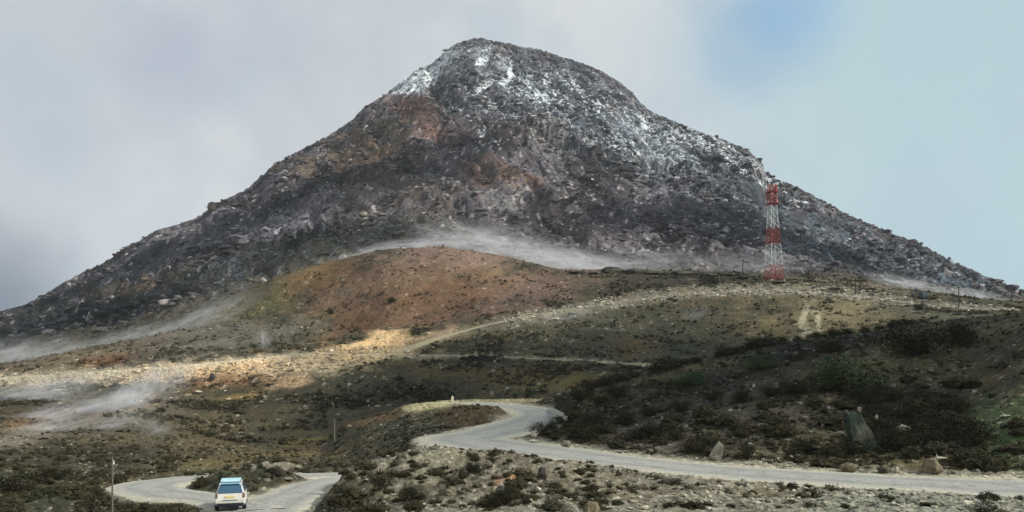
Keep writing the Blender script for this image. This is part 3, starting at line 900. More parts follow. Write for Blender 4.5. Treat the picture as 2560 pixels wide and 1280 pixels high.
# ------------------------------------------------------------------ build ground and mountain
V = np.stack([X, Dg, Z], -1)
split = int(np.searchsorted(Sg[:, 0], 13.0))


def sheet(name, r0, r1, m_, label_kind='structure', smooth=True):
    v = V[r0:r1].reshape(-1, 3)
    n = r1 - r0
    idx = np.arange(n * NC).reshape(n, NC)
    f = np.stack([idx[:-1, :-1], idx[:-1, 1:], idx[1:, 1:], idx[1:, :-1]], -1).reshape(-1, 4)
    me = np_mesh(name, v, f, [m_], smooth, {'Col': ('FLOAT_COLOR', C[r0:r1].reshape(-1, 3))})
    o = add(name, me)
    tag(o, kind=label_kind)
    return o


sheet('hillside', 0, split + 1, MAT['ground'])
sheet('mountain', split, NR, MAT['mountain'])
# the ground beside and behind the viewpoint, one coarse sheet joining the hillside's outer edges
bx = [(-3000, -60), (3000, -60)]
gx, gy = np.meshgrid(np.linspace(-3000, 3000, 61), np.linspace(-60, 2950, 41))
ga = np.abs(gx) / np.maximum(gy, 1)
gzv = np.where(gy < 400, -9.0, -14.0) - 0 * gx
# keep it well under the hills
idx = np.arange(gx.size).reshape(gx.shape)
f = np.stack([idx[:-1, :-1], idx[:-1, 1:], idx[1:, 1:], idx[1:, :-1]], -1).reshape(-1, 4)
gcol = np.zeros((gx.size, 3), np.float32) + A(72, 70, 54)
o = add('valley_floor', np_mesh('valley_floor', np.stack([gx, gy, gzv - 12], -1).reshape(-1, 3), f, [MAT['ground']], True, {'Col': ('FLOAT_COLOR', gcol)}))
tag(o, kind='structure')


# roads as their own surfaces
def road(key, name):
    rr = ROADS[key]
    P = rr['path']
    T = np.gradient(P[:, :2], axis=0)
    T /= np.linalg.norm(T, axis=1)[:, None] + 1e-9
    Nn = np.stack([-T[:, 1], T[:, 0]], 1)
    na = 15
    us = np.linspace(-1, 1, na)
    vs, ac = [], []
    for j, u in enumerate(us):
        wob = P[:, 3] * (1 + 0.10 * perlin(P[:, 0] / 3.1 + j * 0, P[:, 1] / 3.1, 7) + 0.06 * perlin(P[:, 0] * 0.9, P[:, 1] * 0.9, 8)) + 0.1
        xy = P[:, :2] + Nn * (u * wob)[:, None]
        lift = 0.075 - 0.13 * abs(u) ** 5 + (0.02 + 0.05 * abs(u) ** 3) * perlin(xy[:, 0] * 0.9, xy[:, 1] * 0.9, 12)
        lift = lift - 0.05 * np.exp(-((abs(u) - 0.42) / 0.13) ** 2)      # wheel ruts
        vs.append(np.stack([xy[:, 0], xy[:, 1], P[:, 2] + lift], 1))
        ac.append(np.full(len(P), (u + 1) / 2))
    v = np.stack(vs, 1)
    n = len(P)
    idx = np.arange(n * na).reshape(n, na)
    f = np.stack([idx[:-1, :-1], idx[:-1, 1:], idx[1:, 1:], idx[1:, :-1]], -1).reshape(-1, 4)
    me = np_mesh(name, v.reshape(-1, 3), f, [MAT['track' if key in ('upper', 'middle') else 'road']], True, {'across': ('FLOAT', np.stack(ac, 1).ravel())})
    return tag(add(name, me), kind='structure')


road('right', 'dirt_road')
road('lower', 'dirt_road')
ROADS['loop']['path'][:, 2] += 0.03
road('loop', 'dirt_road')
road('middle', 'dirt_road')
road('upper', 'dirt_road')

# ------------------------------------------------------------------ rocks


def rock_mesh(name, seed, m_, npts=22, sub=0, flat=(1, 1, 1), rough=0.0):
    r_ = random.Random(seed)
    bm = bmesh.new()
    for i in range(npts):
        v = Vector((r_.gauss(0, 1), r_.gauss(0, 1), r_.gauss(0, 1))).normalized()
        v *= r_.uniform(0.82, 1.08)
        bm.verts.new((v.x * flat[0], v.y * flat[1], v.z * flat[2]))
    res = bmesh.ops.convex_hull(bm, input=bm.verts)
    dead = {g for g in res.get('geom_interior', []) + res.get('geom_unused', []) if isinstance(g, bmesh.types.BMVert)}
    bmesh.ops.delete(bm, geom=list(dead), context='VERTS')
    if sub:
        bmesh.ops.bevel(bm, geom=bm.edges[:], offset=0.06, segments=1, affect='EDGES')
        bmesh.ops.subdivide_edges(bm, edges=bm.edges[:], cuts=sub, use_grid_fill=True)
        bmesh.ops.triangulate(bm, faces=bm.faces[:])
        from mathutils import noise
        for v in bm.verts:
            q = v.co + Vector((seed * 3.1, 0, 0))
            v.co += v.co.normalized() * rough * (noise.fractal(q * 2.2, 0.8, 2.1, 4) + 0.4 * noise.noise(q * 9))
    else:
        bmesh.ops.triangulate(bm, faces=bm.faces[:])
    me = bpy.data.meshes.new(name)
    bm.normal_update()
    bm.to_mesh(me); bm.free()
    if m_: me.materials.append(m_)
    return me


def mesh_arrays(me):
    v = np.empty(len(me.vertices) * 3, np.float32); me.vertices.foreach_get('co', v)
    f = np.array([p.vertices[:] for p in me.polygons], np.int32)
    return v.reshape(-1, 3), f


def merge(name, templ, pos, scl, rotz, tilt, mats, cols=None):
    """one mesh from many placed copies: templ = list of (V,F)"""
    Vs, Fs, base, CC = [], [], 0, []
    which = rng.integers(0, len(templ), len(pos))
    for k, (tv, tf) in enumerate(templ):
        s = np.nonzero(which == k)[0]
        if not len(s): continue
        c, sn_ = np.cos(rotz[s]), np.sin(rotz[s])
        v = tv[None] * scl[s][:, None, :]
        x = v[..., 0] * c[:, None] - v[..., 1] * sn_[:, None]
        y = v[..., 0] * sn_[:, None] + v[..., 1] * c[:, None]
        z = v[..., 2]
        ct, st = np.cos(tilt[s])[:, None], np.sin(tilt[s])[:, None]
        y, z = y * ct - z * st, y * st + z * ct
        v = np.stack([x, y, z], -1) + pos[s][:, None, :]
        f = tf[None] + (np.arange(len(s)) * len(tv))[:, None, None] + base
        Vs.append(v.reshape(-1, 3)); Fs.append(f.reshape(-1, 3))
        base += len(s) * len(tv)
        if cols is not None: CC.append(np.repeat(cols[s], len(tv), axis=0))
    me = np_mesh(name, np.concatenate(Vs), np.concatenate(Fs), mats, False, {'Col': ('FLOAT_COLOR', np.concatenate(CC))} if cols is not None else None)
    return add(name, me)


HERO = {k: [rock_mesh('boulder', 100 + i * 7 + j, MAT[m_], 26, 2, fl, 0.10) for i, fl in enumerate([(1, .8, .62), (1, .7, .8), (.8, .7, .45)])]
        for j, (k, m_) in enumerate([('grey', 'rock'), ('pale', 'palerock'), ('dark', 'darkrock'), ('brown', 'brownrock')])}


def slab_mesh():
    from mathutils import noise
    bm = bmesh.new()
    fr = [(-1.0, -1.0), (0.95, -0.95), (0.75, -0.1), (0.25, 0.75), (-0.75, 1.0), (-0.85, 0.3)]
    a = [bm.verts.new((x_, -0.32, z_)) for x_, z_ in fr]
    b = [bm.verts.new((x_ * 0.94, 0.32, z_ * 0.96)) for x_, z_ in fr]
    bm.faces.new(a); bm.faces.new(b[::-1])
    for i in range(6):
        bm.faces.new((a[i], b[i], b[(i + 1) % 6], a[(i + 1) % 6]))
    bmesh.ops.recalc_face_normals(bm, faces=bm.faces[:])
    bmesh.ops.bevel(bm, geom=bm.edges[:], offset=0.08, segments=1, affect='EDGES')
    bmesh.ops.triangulate(bm, faces=bm.faces[:])
    bmesh.ops.subdivide_edges(bm, edges=bm.edges[:], cuts=3, use_grid_fill=True)
    bmesh.ops.triangulate(bm, faces=bm.faces[:])
    for v in bm.verts:
        v.co += v.co.normalized() * 0.13 * noise.fractal(v.co * 2.0, 0.8, 2.1, 4)
    me = bpy.data.meshes.new('rock_slab'); bm.normal_update(); bm.to_mesh(me); bm.free()
    me.materials.append(MAT['greenslab'])
    return me


SLAB = slab_mesh()
LOWP = [mesh_arrays(rock_mesh('tmp', 300 + i, None, 13, 0, (1, .85, .6))) for i in range(8)]


def visible_rows(mask):
    vis = Yf <= Ymin + 0.7
    inside = (PX > -60) & (PX < 2620) & (Yf < 1300)
    return np.nonzero((mask & vis & inside).ravel())[0]


def pick(mask, n, weight=None):
    ids = visible_rows(mask)
    if weight is not None:
        w = weight.ravel()[ids].astype(float); w = np.clip(w, 0, None)
        if w.sum() <= 0: return ids[:0]
        return rng.choice(ids, size=min(n, int((w > 0).sum())), replace=False, p=w / w.sum())
    return rng.choice(ids, size=min(n, len(ids)), replace=False)


Pflat = V.reshape(-1, 3)


def stuff_rocks(name, mask, n, smin, smax, mats, weight=None, sink=0.2, power=3.0, tone=None, amt=0.5, k=(0.7, 1.7)):
    ids = pick(mask, n, weight)
    p = Pflat[ids].copy()
    s = smin + (smax - smin) * rng.random(len(ids)) ** power
    scl = s[:, None] * rng.uniform(0.6, 1.25, (len(ids), 3))
    scl[:, 2] *= 0.75
    p[:, 2] += scl[:, 2] * (0.45 - sink)
    cl = C.reshape(-1, 3)[ids]
    if tone is not None: cl = cl * (1 - amt) + tone * amt
    cl = np.clip(cl * rng.uniform(k[0], k[1], (len(ids), 1)), 0.005, 0.8)
    o = merge(name, LOWP, p, scl, rng.uniform(0, 6.28, len(ids)), rng.uniform(0.0, 0.5, len(ids)), mats, cl)
    return tag(o, kind='stuff')


upm = (Sg > 13.4) & (Sg < 14.9)
stuff_rocks('scree', upm, 9000, 0.6, 6.5, [MAT['mixrock']], (0.08 + crag * np.clip(fbm(X / 35, Dg / 50, 4, 200) * 3 + 0.4, 0, 2)) * (1 - 0.8 * soil), tone=A(112, 106, 108), amt=0.2, k=(0.5, 1.6), power=5)
stuff_rocks('pale_scree', upm & (PX > 700), 2000, 0.6, 2.0, [MAT['mixrock']], crag + 0.1, tone=A(186, 184, 184), amt=0.8, k=(0.8, 1.2))
hillm = (Sg > 6.3) & (Sg < 13.4)
dirtw = np.clip(C[..., 0] * 4 - 0.5, 0.05, 1.5) * (1.04 - rw)
stuff_rocks('rubble', hillm, 2400, 0.15, 0.8, [MAT['mixrock']], dirtw, power=4, tone=A(176, 168, 148), amt=0.6, k=(0.6, 1.3))
stuff_rocks('roadside_rubble', nearm.astype(bool) & (rdist['upper'] < 8) & (rdist['upper'] > 2.6) & (PX > 1250), 1500, 0.25, 1.1, [MAT['mixrock']], None, power=3, tone=A(176, 171, 156), amt=0.75, k=(0.7, 1.2))
stuff_rocks('bank_rubble', (Sg > 7.2) & (Sg < 9.4) & (PX < 1050), 2200, 0.15, 0.8, [MAT['mixrock']], dirtw, power=3, tone=A(190, 172, 140), amt=0.7, k=(0.55, 1.25))
stuff_rocks('gravel_stones', (Sg > 1.6) & (Sg < 6.2) & (rw < 0.97), 6500, 0.03, 0.22, [MAT['mixrock']], dirtw + 0.05, power=2, tone=A(150, 146, 130), amt=0.5, k=(0.5, 1.4))

# ------------------------------------------------------------------ shrubs and tufts


def cushion(seed, nleaf, leaf, core=1, spread=1.0):
    """arrays of a low cushion: lumpy core + many small leaves on it"""
    r_ = np.random.default_rng(seed)
    bm = bmesh.new()
    bmesh.ops.create_icosphere(bm, subdivisions=core, radius=0.8)
    vs = np.array([v.co[:] for v in bm.verts]); fs = np.array([[v.index for v in f.verts] for f in bm.faces])
    bm.free()
    k = 1 + 0.28 * r_.normal(size=len(vs))
    vs = vs * k[:, None]
    vs[:, 2] = vs[:, 2] * 0.8 + 0.1
    d = r_.normal(size=(nleaf, 3)); d[:, 2] = np.abs(d[:, 2]) * 0.9 - 0.1
    d /= np.linalg.norm(d, axis=1)[:, None]
    c = d * r_.uniform(0.6, 1.12, (nleaf, 1)) * spread
    c[:, 2] *= 0.9
    t1 = r_.normal(size=(nleaf, 3)); t1 /= np.linalg.norm(t1, axis=1)[:, None]
    up = d + 0.6 * r_.normal(size=(nleaf, 3)); up /= np.linalg.norm(up, axis=1)[:, None]
    L = leaf * r_.uniform(0.6, 1.4, (nleaf, 1))
    a = c - t1 * L * 0.35; b = c + t1 * L * 0.35; e = c + up * L
    lv = np.stack([a, b, e], 1).reshape(-1, 3)
    lf = np.arange(nleaf * 3).reshape(-1, 3)
    return (vs, fs), (lv, lf)


def cushion_mesh(name, seed, nleaf, leaf, mcore, mleaf, core=2):
    (a, af), (b, bf) = cushion(seed, nleaf, leaf, core)
    me = np_mesh(name, np.vstack([a, b]), np.vstack([af, bf + len(a)]), [mcore, mleaf], False, None,
                 np.concatenate([np.zeros(len(af)), np.ones(len(bf))]))
    return me


TUFT = [cushion_mesh('heath_tuft', 20 + i, 420, 0.20, MAT['heathcore'], MAT['heath']) for i in range(6)]
FAR_T = []
for i in range(6):
    (a, af), (b, bf) = cushion(60 + i, 34, 0.5, 1)
    FAR_T.append((np.vstack([a, b]).astype(np.float32), np.vstack([af, bf + len(a)]).astype(np.int32)))

# individual tufts: the ones nearest to the viewpoint
tuft_zones = [
    # mask, count, weight, smin, smax, label
    ((PX > 780) & (PX < 1500) & (Sg > 1.9) & (Sg < 4.0), 130, 0.16, 0.52, 'dark heath tuft on the gravelly slope between the two dirt roads'),
    ((PX >= 1500) & (Sg > 1.9) & (Sg < 3.4), 22, 0.12, 0.4, 'small dark tuft on the pale gravel in front of the right road'),
    ((PX > 1330) & (Sg > 4.03) & (Sg < 5.3), 84, 0.35, 1.1, 'dark shrub cushion on the shaded bank behind the right road'),
    ((PX < 780) & (Sg > 1.9) & (Sg < 4.6), 46, 0.25, 0.7, 'dark heath tuft around the lower road and its islands'),
]
for mask, n, s0, s1, lab in tuft_zones:
    ids = pick(mask & (rw < 0.25), n)
    for i in ids:
        p = Pflat[i]
        s = s0 + (s1 - s0) * random.random() ** 1.6
        o = add('heath_tuft', random.choice(TUFT), None, (p[0], p[1], p[2] + s * 0.12), (random.uniform(-.1, .1), random.uniform(-.1, .1), random.uniform(0, 6.28)),
                (s * random.uniform(.9, 1.5), s * random.uniform(.8, 1.2), s * random.uniform(.7, 1.0)))
        tag(o, lab, 'heath tuft', lab.split(' on ')[0].split(' around ')[0] + 's ' + ' '.join(lab.split()[3:]))


def stuff_tufts(name, mask, n, smin, smax, m_, weight=None, tone=None, amt=0.5, k=(0.5, 1.1)):
    ids = pick(mask, n, weight)
    p = Pflat[ids].copy()
    s = smin + (smax - smin) * rng.random(len(ids)) ** 2
    scl = s[:, None] * rng.uniform(0.75, 1.3, (len(ids), 3))
    p[:, 2] += scl[:, 2] * 0.1
    cl = C.reshape(-1, 3)[ids] * (1 - amt) + tone * amt
    cl = np.clip(cl * rng.uniform(k[0], k[1], (len(ids), 1)), 0.004, 0.5)
    o = merge(name, FAR_T, p, scl, rng.uniform(0, 6.28, len(ids)), np.zeros(len(ids)), [m_], cl)
    return tag(o, kind='stuff')


darkw = np.clip(0.22 - C[..., 1] * 1.2, 0.01, 1) * (1 - rw)
stuff_tufts('heath', (Sg > 1.9) & (Sg < 6.2) & (rw < 0.3), 8000, 0.06, 0.30, MAT['mixheath'], darkw ** 1.5 * np.clip(0.3 + 2.5 * fbm(X / 4, Dg / 5, 3, 210), 0.02, 2), tone=A(60, 58, 42), amt=0.6)
stuff_tufts('hill_heath', (Sg > 6.2) & (Sg < 12.6) & (rw < 0.3), 10000, 0.15, 0.7, MAT['mixheath'], darkw * np.clip(0.3 + 2.5 * fbm(X / 12, Dg / 16, 4, 211), 0.02, 2), tone=A(58, 58, 44), amt=0.45, k=(0.55, 1.15))
stuff_tufts('slope_heath', (Sg > 12.6) & (Sg < 14.5), 3500, 0.5, 1.6, MAT['mixheath'], None, tone=A(66, 62, 48), amt=0.4, k=(0.5, 1.1))


# leafy shrubs with stems
def leafy(seed, h, w, nleaf, L, lm):
    r_ = np.random.default_rng(seed)
    bm = bmesh.new()
    tips = []
    for i in range(9):
        a = r_.uniform(0, 6.28); rr_ = w * r_.uniform(0.2, 0.75)
        mid = Vector((math.cos(a) * rr_ * 0.5, math.sin(a) * rr_ * 0.5, h * r_.uniform(0.3, 0.45)))
        end = Vector((math.cos(a) * rr_, math.sin(a) * rr_, h * r_.uniform(0.6, 0.95)))
        bar(bm, (0, 0, -0.15), mid, 0.05 * h, 0.03 * h, 5)
        bar(bm, mid, end, 0.03 * h, 0.01 * h, 5)
        tips.append(end)
    cent = r_.normal(size=(26, 3)); cent /= np.linalg.norm(cent, axis=1)[:, None]
    cent = cent * r_.uniform(0.4, 0.95, (26, 1)) * np.array([w, w, h * 0.55]) + np.array([0, 0, h * 0.5])
    k = r_.integers(0, 26, nleaf)
    c = cent[k] + r_.normal(size=(nleaf, 3)) * 0.17 * w
    c[:, 2] = np.maximum(c[:, 2], 0.03)
    t1 = r_.normal(size=(nleaf, 3)); t1 /= np.linalg.norm(t1, axis=1)[:, None]
    t2 = np.cross(t1, r_.normal(size=(nleaf, 3))); t2 /= np.linalg.norm(t2, axis=1)[:, None]
    l = L * r_.uniform(0.6, 1.3, (nleaf, 1))
    q = np.stack([c - t1 * l, c - t2 * l * 0.4, c + t1 * l, c + t2 * l * 0.4], 1).reshape(-1, 3)
    me = np_mesh('foliage', q, np.arange(nleaf * 4).reshape(-1, 4), [lm], False)
    sm_ = bpy.data.meshes.new('stem'); bm.normal_update(); bm.to_mesh(sm_); bm.free(); sm_.materials.append(MAT['stem'])
    return me, sm_


LEAFY = [leafy(5, 1.0, 1.0, 2600, 0.055, MAT['leaf']), leafy(6, 1.0, 1.0, 2600, 0.055, MAT['darkleaf']), leafy(7, 1.0, 1.2, 2200, 0.06, MAT['leaf'])]


def shrub(p, row, size, kind, label, zone=None, hs=1.0, sink=0.05):
    x, yv, z = hit(p, row, zone)
    o = empty('shrub', (x, yv, z - sink), random.uniform(0, 6))
    f_, s_ = LEAFY[kind]
    add('foliage', f_, o, None, None, (size, size, size * hs))
    add('stem', s_, o, None, None, (size, size, size * hs))
    tag(o, label, 'shrub')
    return o


for a in [
    (2115, 975, 3.4, 0, 'large green leafy shrub left of centre on the right bank, above the green slab', 60, .85),
    (2290, 885, 4.4, 1, 'broad dark green shrub near the top of the right bank', 70, .6),
    (2400, 860, 3.2, 1, 'dark green shrub just right of the broad one high on the right bank', 70, .7),
    (2440, 1110, 1.7, 1, 'rounded near-black shrub at the right end of the dark hollow', 50, .8),
    (2380, 1085, 2.4, 1, 'widest near-black shrub filling the dark hollow above the road', 50, .7),
    (2255, 1120, 1.6, 1, 'black shrub directly below the pale lichen boulder in the hollow', 50, .8),
    (2020, 1130, 0.9, 1, 'small dark bush left of the green slab on the bank', 50, .9),
    (1865, 1150, 1.0, 1, 'small dark bush beside the leaning grey slab by the road', 50, .9),
    (1740, 1130, 1.7, 1, 'dark low bush on the bank left of the leaning grey slab', 50, .7),
    (1460, 1095, 2.0, 1, 'dark bush on the bank tip above the round grey boulder', 60, .7),
    (1360, 1085, 1.6, 1, 'dark shrub hanging over the inside bend at the bank tip', 60, .7),
    (1640, 1090, 1.7, 1, 'dark bush halfway up the bank between the tip and the slab', 60, .7),
    (1990, 985, 1.9, 1, 'dark bush on the upper bank left of the large green shrub', 65, .7),
    (1900, 940, 2.2, 0, 'grey green bush on the crest of the bank', 90, .6),
    (1720, 960, 2.3, 0, 'grey green bush spreading below the crest at the end of the middle road', 80, .55),
    (2080, 880, 1.8, 1, 'small dark bush on the crest line under the pale track', 90, .7),
    (2300, 775, 2.3, 1, 'small green bush beside the upper road below the excavator', 200, .9),
    (1678, 1214, 0.75, 1, 'black mound-shaped bush alone on the gravel in front of the road', 30, .55),
    (1025, 1252, 0.9, 1, 'round black bush on the slope right of the car', 30, .75),
    (1265, 1262, 0.8, 1, 'dark bush with a hollow at the bottom edge of the slope', 30, .8),
    (1180, 1185, 0.8, 1, 'dark bush on the slope below the hairpin bend', 30, .6),
    (2470, 1300, 0.7, 1, 'black bush at the bottom right corner of the gravel', 28, .7),
    (980, 755, 2.2, 1, 'lone dark bush on the rust coloured dome', 300, .8),
    (826, 785, 1.9, 1, 'small black bush on the left side of the dome', 250, 1.0),
    (30, 1230, 1.6, 1, 'dark green bush at the left edge of the valley floor', 40, .7),
    (130, 1200, 1.3, 1, 'green bush on the left valley slope beside the near pole', 45, .7),
]:
    shrub(a[0], a[1], a[2], a[3], a[4], a[5], a[6])


for i in range(22):
    p_c = 1470 + i * 40 + random.uniform(-12, 12)
    c = int(np.searchsorted(px, p_c))
    r_c = int(np.argmin(np.abs(Sg[:, c] - 6.0)))
    z_c = V[r_c, c]
    o = empty('shrub', (z_c[0], z_c[1], z_c[2] - 0.1), random.uniform(0, 6))
    sz = random.uniform(0.8, 1.7) * (1.25 if i % 5 == 0 else 1)
    add('foliage', LEAFY[1][0], o, None, None, (sz * 1.4, sz, sz * 0.75)); add('stem', LEAFY[1][1], o, None, None, (sz * 1.4, sz, sz * 0.75))
    tag(o, 'low dark shrub in the ragged row along the crest of the right bank', 'shrub', 'shrubs along the crest of the bank')
for i, (p_c, r_c) in enumerate([(2200, 1120), (2118, 1135), (2180, 985), (2240, 1000), (2300, 1010), (2350, 1030), (2200, 1040), (2270, 1045), (2330, 1065), (2420, 1075), (2170, 1010), (2400, 1030), (2310, 1100), (2215, 1085)]):
    shrub(p_c, r_c, random.uniform(1.1, 1.9), 1, 'near-black shrub among those packed in the dark hollow of the right bank', 50, 0.8)['group'] = 'shrubs packed in the dark hollow'
for i, (p_c, r_c) in enumerate([(1400, 1060), (1440, 1035), (1480, 1060), (1500, 1010), (1560, 1060), (1450, 1000), (1620, 1040), (1700, 1030), (1540, 990), (1600, 1100), (1690, 1100), (1780, 1000), (1850, 1005), (1930, 990), (1380, 1075)]):
    shrub(p_c, r_c, random.uniform(0.9, 1.7), 1, 'dark shrub in the thicket covering the left end of the bank above the road bend', 50, 0.75)['group'] = 'shrubs on the left end of the bank'

# ------------------------------------------------------------------ named boulders
def boulder(p, row, w, h, kind, label, zone=None, rot=None, var=0, depth=None, sink=0.25, name='boulder', cat='boulder', group=None):
    """w,h in photo pixels at that place"""
    x, yv, z = hit(p, row, zone)
    s = yv / F
    me = SLAB if kind == 'slab' else HERO[kind][var % 3]
    sx = w * s / 2; sz = h * s / 2 / (0.62 if kind != 'slab' else 1.0)
    o = add(name, me, None, (x, yv, z + h * s * (0.5 - sink)), rot or (0, 0, random.uniform(0, 6)), (sx, depth or sx, sz * 0.9))
    return tag(o, label, cat, group)


for a in [
    (1415, 1118, 34, 26, 'grey', 'round grey boulder at the foot of the bank near the road bend', 55, 0),
    (1444, 1117, 24, 12, 'pale', 'flat pale stone touching the right of the round grey boulder', 55, 2),
    (1333, 1106, 32, 14, 'pale', 'flat pale stone at the very tip of the bank', 55, 2),
    (1335, 1092, 16, 10, 'pale', 'small pale stone above the flat one at the bank tip', 55, 1),
    (1625, 1134, 20, 16, 'grey', 'grey boulder at the roadside below the middle of the bank', 50, 1),
    (1555, 1132, 40, 12, 'grey', 'low mossy rock half buried along the road under the bank', 50, 2),
    (1538, 1117, 12, 14, 'pale', 'small upright pale stone beside a dark shrub at the road', 50, 1),
    (1855, 1085, 46, 12, 'pale', 'long tilted pale rock high on the bank', 55, 2),
    (1875, 1113, 18, 9, 'pale', 'small white stone below the long tilted rock', 50, 2),
    (2120, 1180, 52, 38, 'brown', 'brown leaning boulder at the road edge, leftmost of the big three', 45, 0),
    (2210, 1182, 56, 30, 'dark', 'dark mossy boulder in the middle of the big three at the road edge', 45, 2),
    (2240, 1182, 22, 18, 'pale', 'pale wedge stone against the dark mossy boulder', 45, 1),
    (2330, 1180, 66, 42, 'brown', 'large two-tone boulder with a pale top, rightmost at the road edge', 45, 1),
    (2350, 1150, 44, 16, 'pale', 'pale cap rock lying on the large two-tone boulder', 46, 2),
    (2258, 1080, 42, 28, 'pale', 'lichen-whitened boulder in the middle of the dark hollow', 50, 0),
    (2190, 1052, 12, 22, 'pale', 'small bright white stone in the hollow right of the green slab', 50, 1),
    (2148, 1030, 10, 18, 'pale', 'thin pale stone on top of the green slab', 55, 1),
    (2100, 1092, 26, 20, 'grey', 'small grey rock touching the left of the green slab', 50, 0),
    (2058, 1070, 16, 14, 'grey', 'grey stone on the bank up left of the green slab', 50, 1),
    (2072, 1024, 14, 12, 'pale', 'pale stone near the top of the dark hollow', 55, 1),
    (2040, 1133, 34, 12, 'grey', 'flat grey rock on the slope above the roadside rubble', 48, 2),
    (1960, 1052, 16, 8, 'pale', 'small pale stone alone on the brown bank slope', 55, 2),
    (1825, 1028, 14, 8, 'pale', 'small grey stone high in the middle of the bank', 60, 1),
    (1885, 968, 10, 12, 'pale', 'tiny white stone just under the bank crest', 70, 1),
    (2515, 1045, 34, 12, 'pale', 'flat pale rock on the green slope at the right edge', 45, 2),
    (2530, 1015, 14, 7, 'pale', 'small pale stone above the flat rock at the right edge', 45, 2),
    (2355, 965, 22, 12, 'pale', 'pale stone on the grassy upper slope of the bank', 60, 1),
    (2215, 885, 0.1, 0.1, 'pale', '', 60, 1),
    (1355, 1196, 44, 38, 'dark', 'dark standing rock on the gravel below the bend', 30, 1),
    (1550, 1222, 40, 16, 'brown', 'low brown rock on the gravel in front of the road', 30, 2),
    (1425, 1296, 60, 54, 'grey', 'big pale grey boulder cut by the bottom edge, left one of the pair', 26, 0),
    (1480, 1290, 60, 40, 'brown', 'brown-grey boulder at the bottom edge, right one of the pair', 26, 1),
    (1850, 1216, 60, 14, 'dark', 'long low dark rock at the near edge of the right road', 30, 2),
    (1575, 1274, 22, 10, 'pale', 'small white stone on the foreground gravel', 28, 2),
    (1450, 1157, 12, 8, 'dark', 'first dark stone from the left in the row lying on the road', 40, 0),
    (1468, 1158, 10, 7, 'dark', 'second dark stone in the row lying on the road', 40, 1),
    (1484, 1160, 14, 7, 'grey', 'third stone in the row on the road, greyer and wider', 40, 2),
    (1502, 1162, 10, 5, 'pale', 'last and palest stone in the row on the road', 40, 2),
    (698, 1182, 86, 40, 'grey', 'large pale mossy rock on the mound behind the car', 45, 0),
    (665, 1170, 30, 18, 'grey', 'grey rock leaning on the left of the large mossy rock', 45, 1),
    (745, 1172, 36, 18, 'grey', 'grey rock right of the large mossy rock on the mound', 45, 2),
    (720, 1200, 50, 14, 'grey', 'flat crumbling rock in front of the large mossy rock', 45, 2),
    (682, 1200, 18, 14, 'dark', 'small dark rock right beside the car on the mound', 45, 1),
    (952, 1064, 7, 7, 'pale', 'tiny bright white stone on the dark slope below the crest', 80, 0),
    (1140, 1095, 20, 8, 'pale', '', 80, 0),
    (1558, 708, 14, 9, 'pale', '', 80, 0),
    (530, 950, 26, 22, 'dark', 'dark brown rock on the lit earth bank', 150, 1),
    (100, 918, 26, 12, 'dark', 'dark rock on the skyline of the left slope', 200, 0),
    (140, 978, 34, 10, 'pale', 'pale flat boulder on the left slope below the middle road', 120, 2),
    (495, 982, 30, 12, 'pale', 'pale rock beside the orange grass patch', 150, 2),
    (910, 540, 22, 16, 'pale', 'single large pale boulder on the middle of the mountain', 620, 0),
    (530, 527, 26, 30, 'dark', 'rock tooth standing on the left skyline of the mountain', 700, 1),
    (222, 680, 18, 12, 'dark', 'small rock knob lower on the left skyline', 650, 0),
    (565, 503, 14, 8, 'dark', 'little knob right of the rock tooth on the skyline', 700, 0),
]:
    if not a[5]: continue
    boulder(a[0], a[1], a[2], a[3], a[4], a[5], a[6], None, a[7])
# slabs
boulder(2150, 1128, 72, 128, 'slab', 'tall flat dark green slab standing in the hollow of the bank', 50, (R(-8), R(-14), R(8)), sink=0.12, name='rock_slab', cat='rock slab')
o = boulder(1797, 1150, 34, 52, 'slab', 'leaning grey slab at the foot of the bank beside the road', 50, (R(-10), R(28), R(-10)), sink=0.1, name='rock_slab', cat='rock slab')
me = SLAB.copy(); me.materials.clear(); me.materials.append(MAT['rock']); o.data = me

# dark outcrops along the ridge behind the upper road
for i, (a, b, w_, h_) in enumerate([(1440, 684, 44, 12), (1530, 683, 60, 22), (1580, 683, 66, 20), (1640, 686, 60, 12), (1705, 686, 60, 12), (1820, 690, 50, 12), (1855, 696, 40, 8), (1775, 690, 40, 7), (1486, 686, 50, 8)]):
    o = boulder(a, b, w_, h_, 'dark', 'flat dark outcrop on the ridge line behind the upper road', 300, (0, 0, random.uniform(-.3, .3)), i, depth=4.0, sink=0.3, name='rock_outcrop', cat='rock outcrop',
                group='dark outcrops along the ridge')
for (a, b, w_) in [(2030, 716, 60), (2090, 722, 50), (2180, 724, 40), (1950, 707, 60)]:
    boulder(a, b, w_, 9, 'dark', 'low dark ledge above the pale upper road right of the tower', 290, (0, 0, random.uniform(-.3, .3)), 2, depth=2.5, sink=0.4, name='rock_outcrop', cat='rock outcrop', group='dark ledges above the upper road')

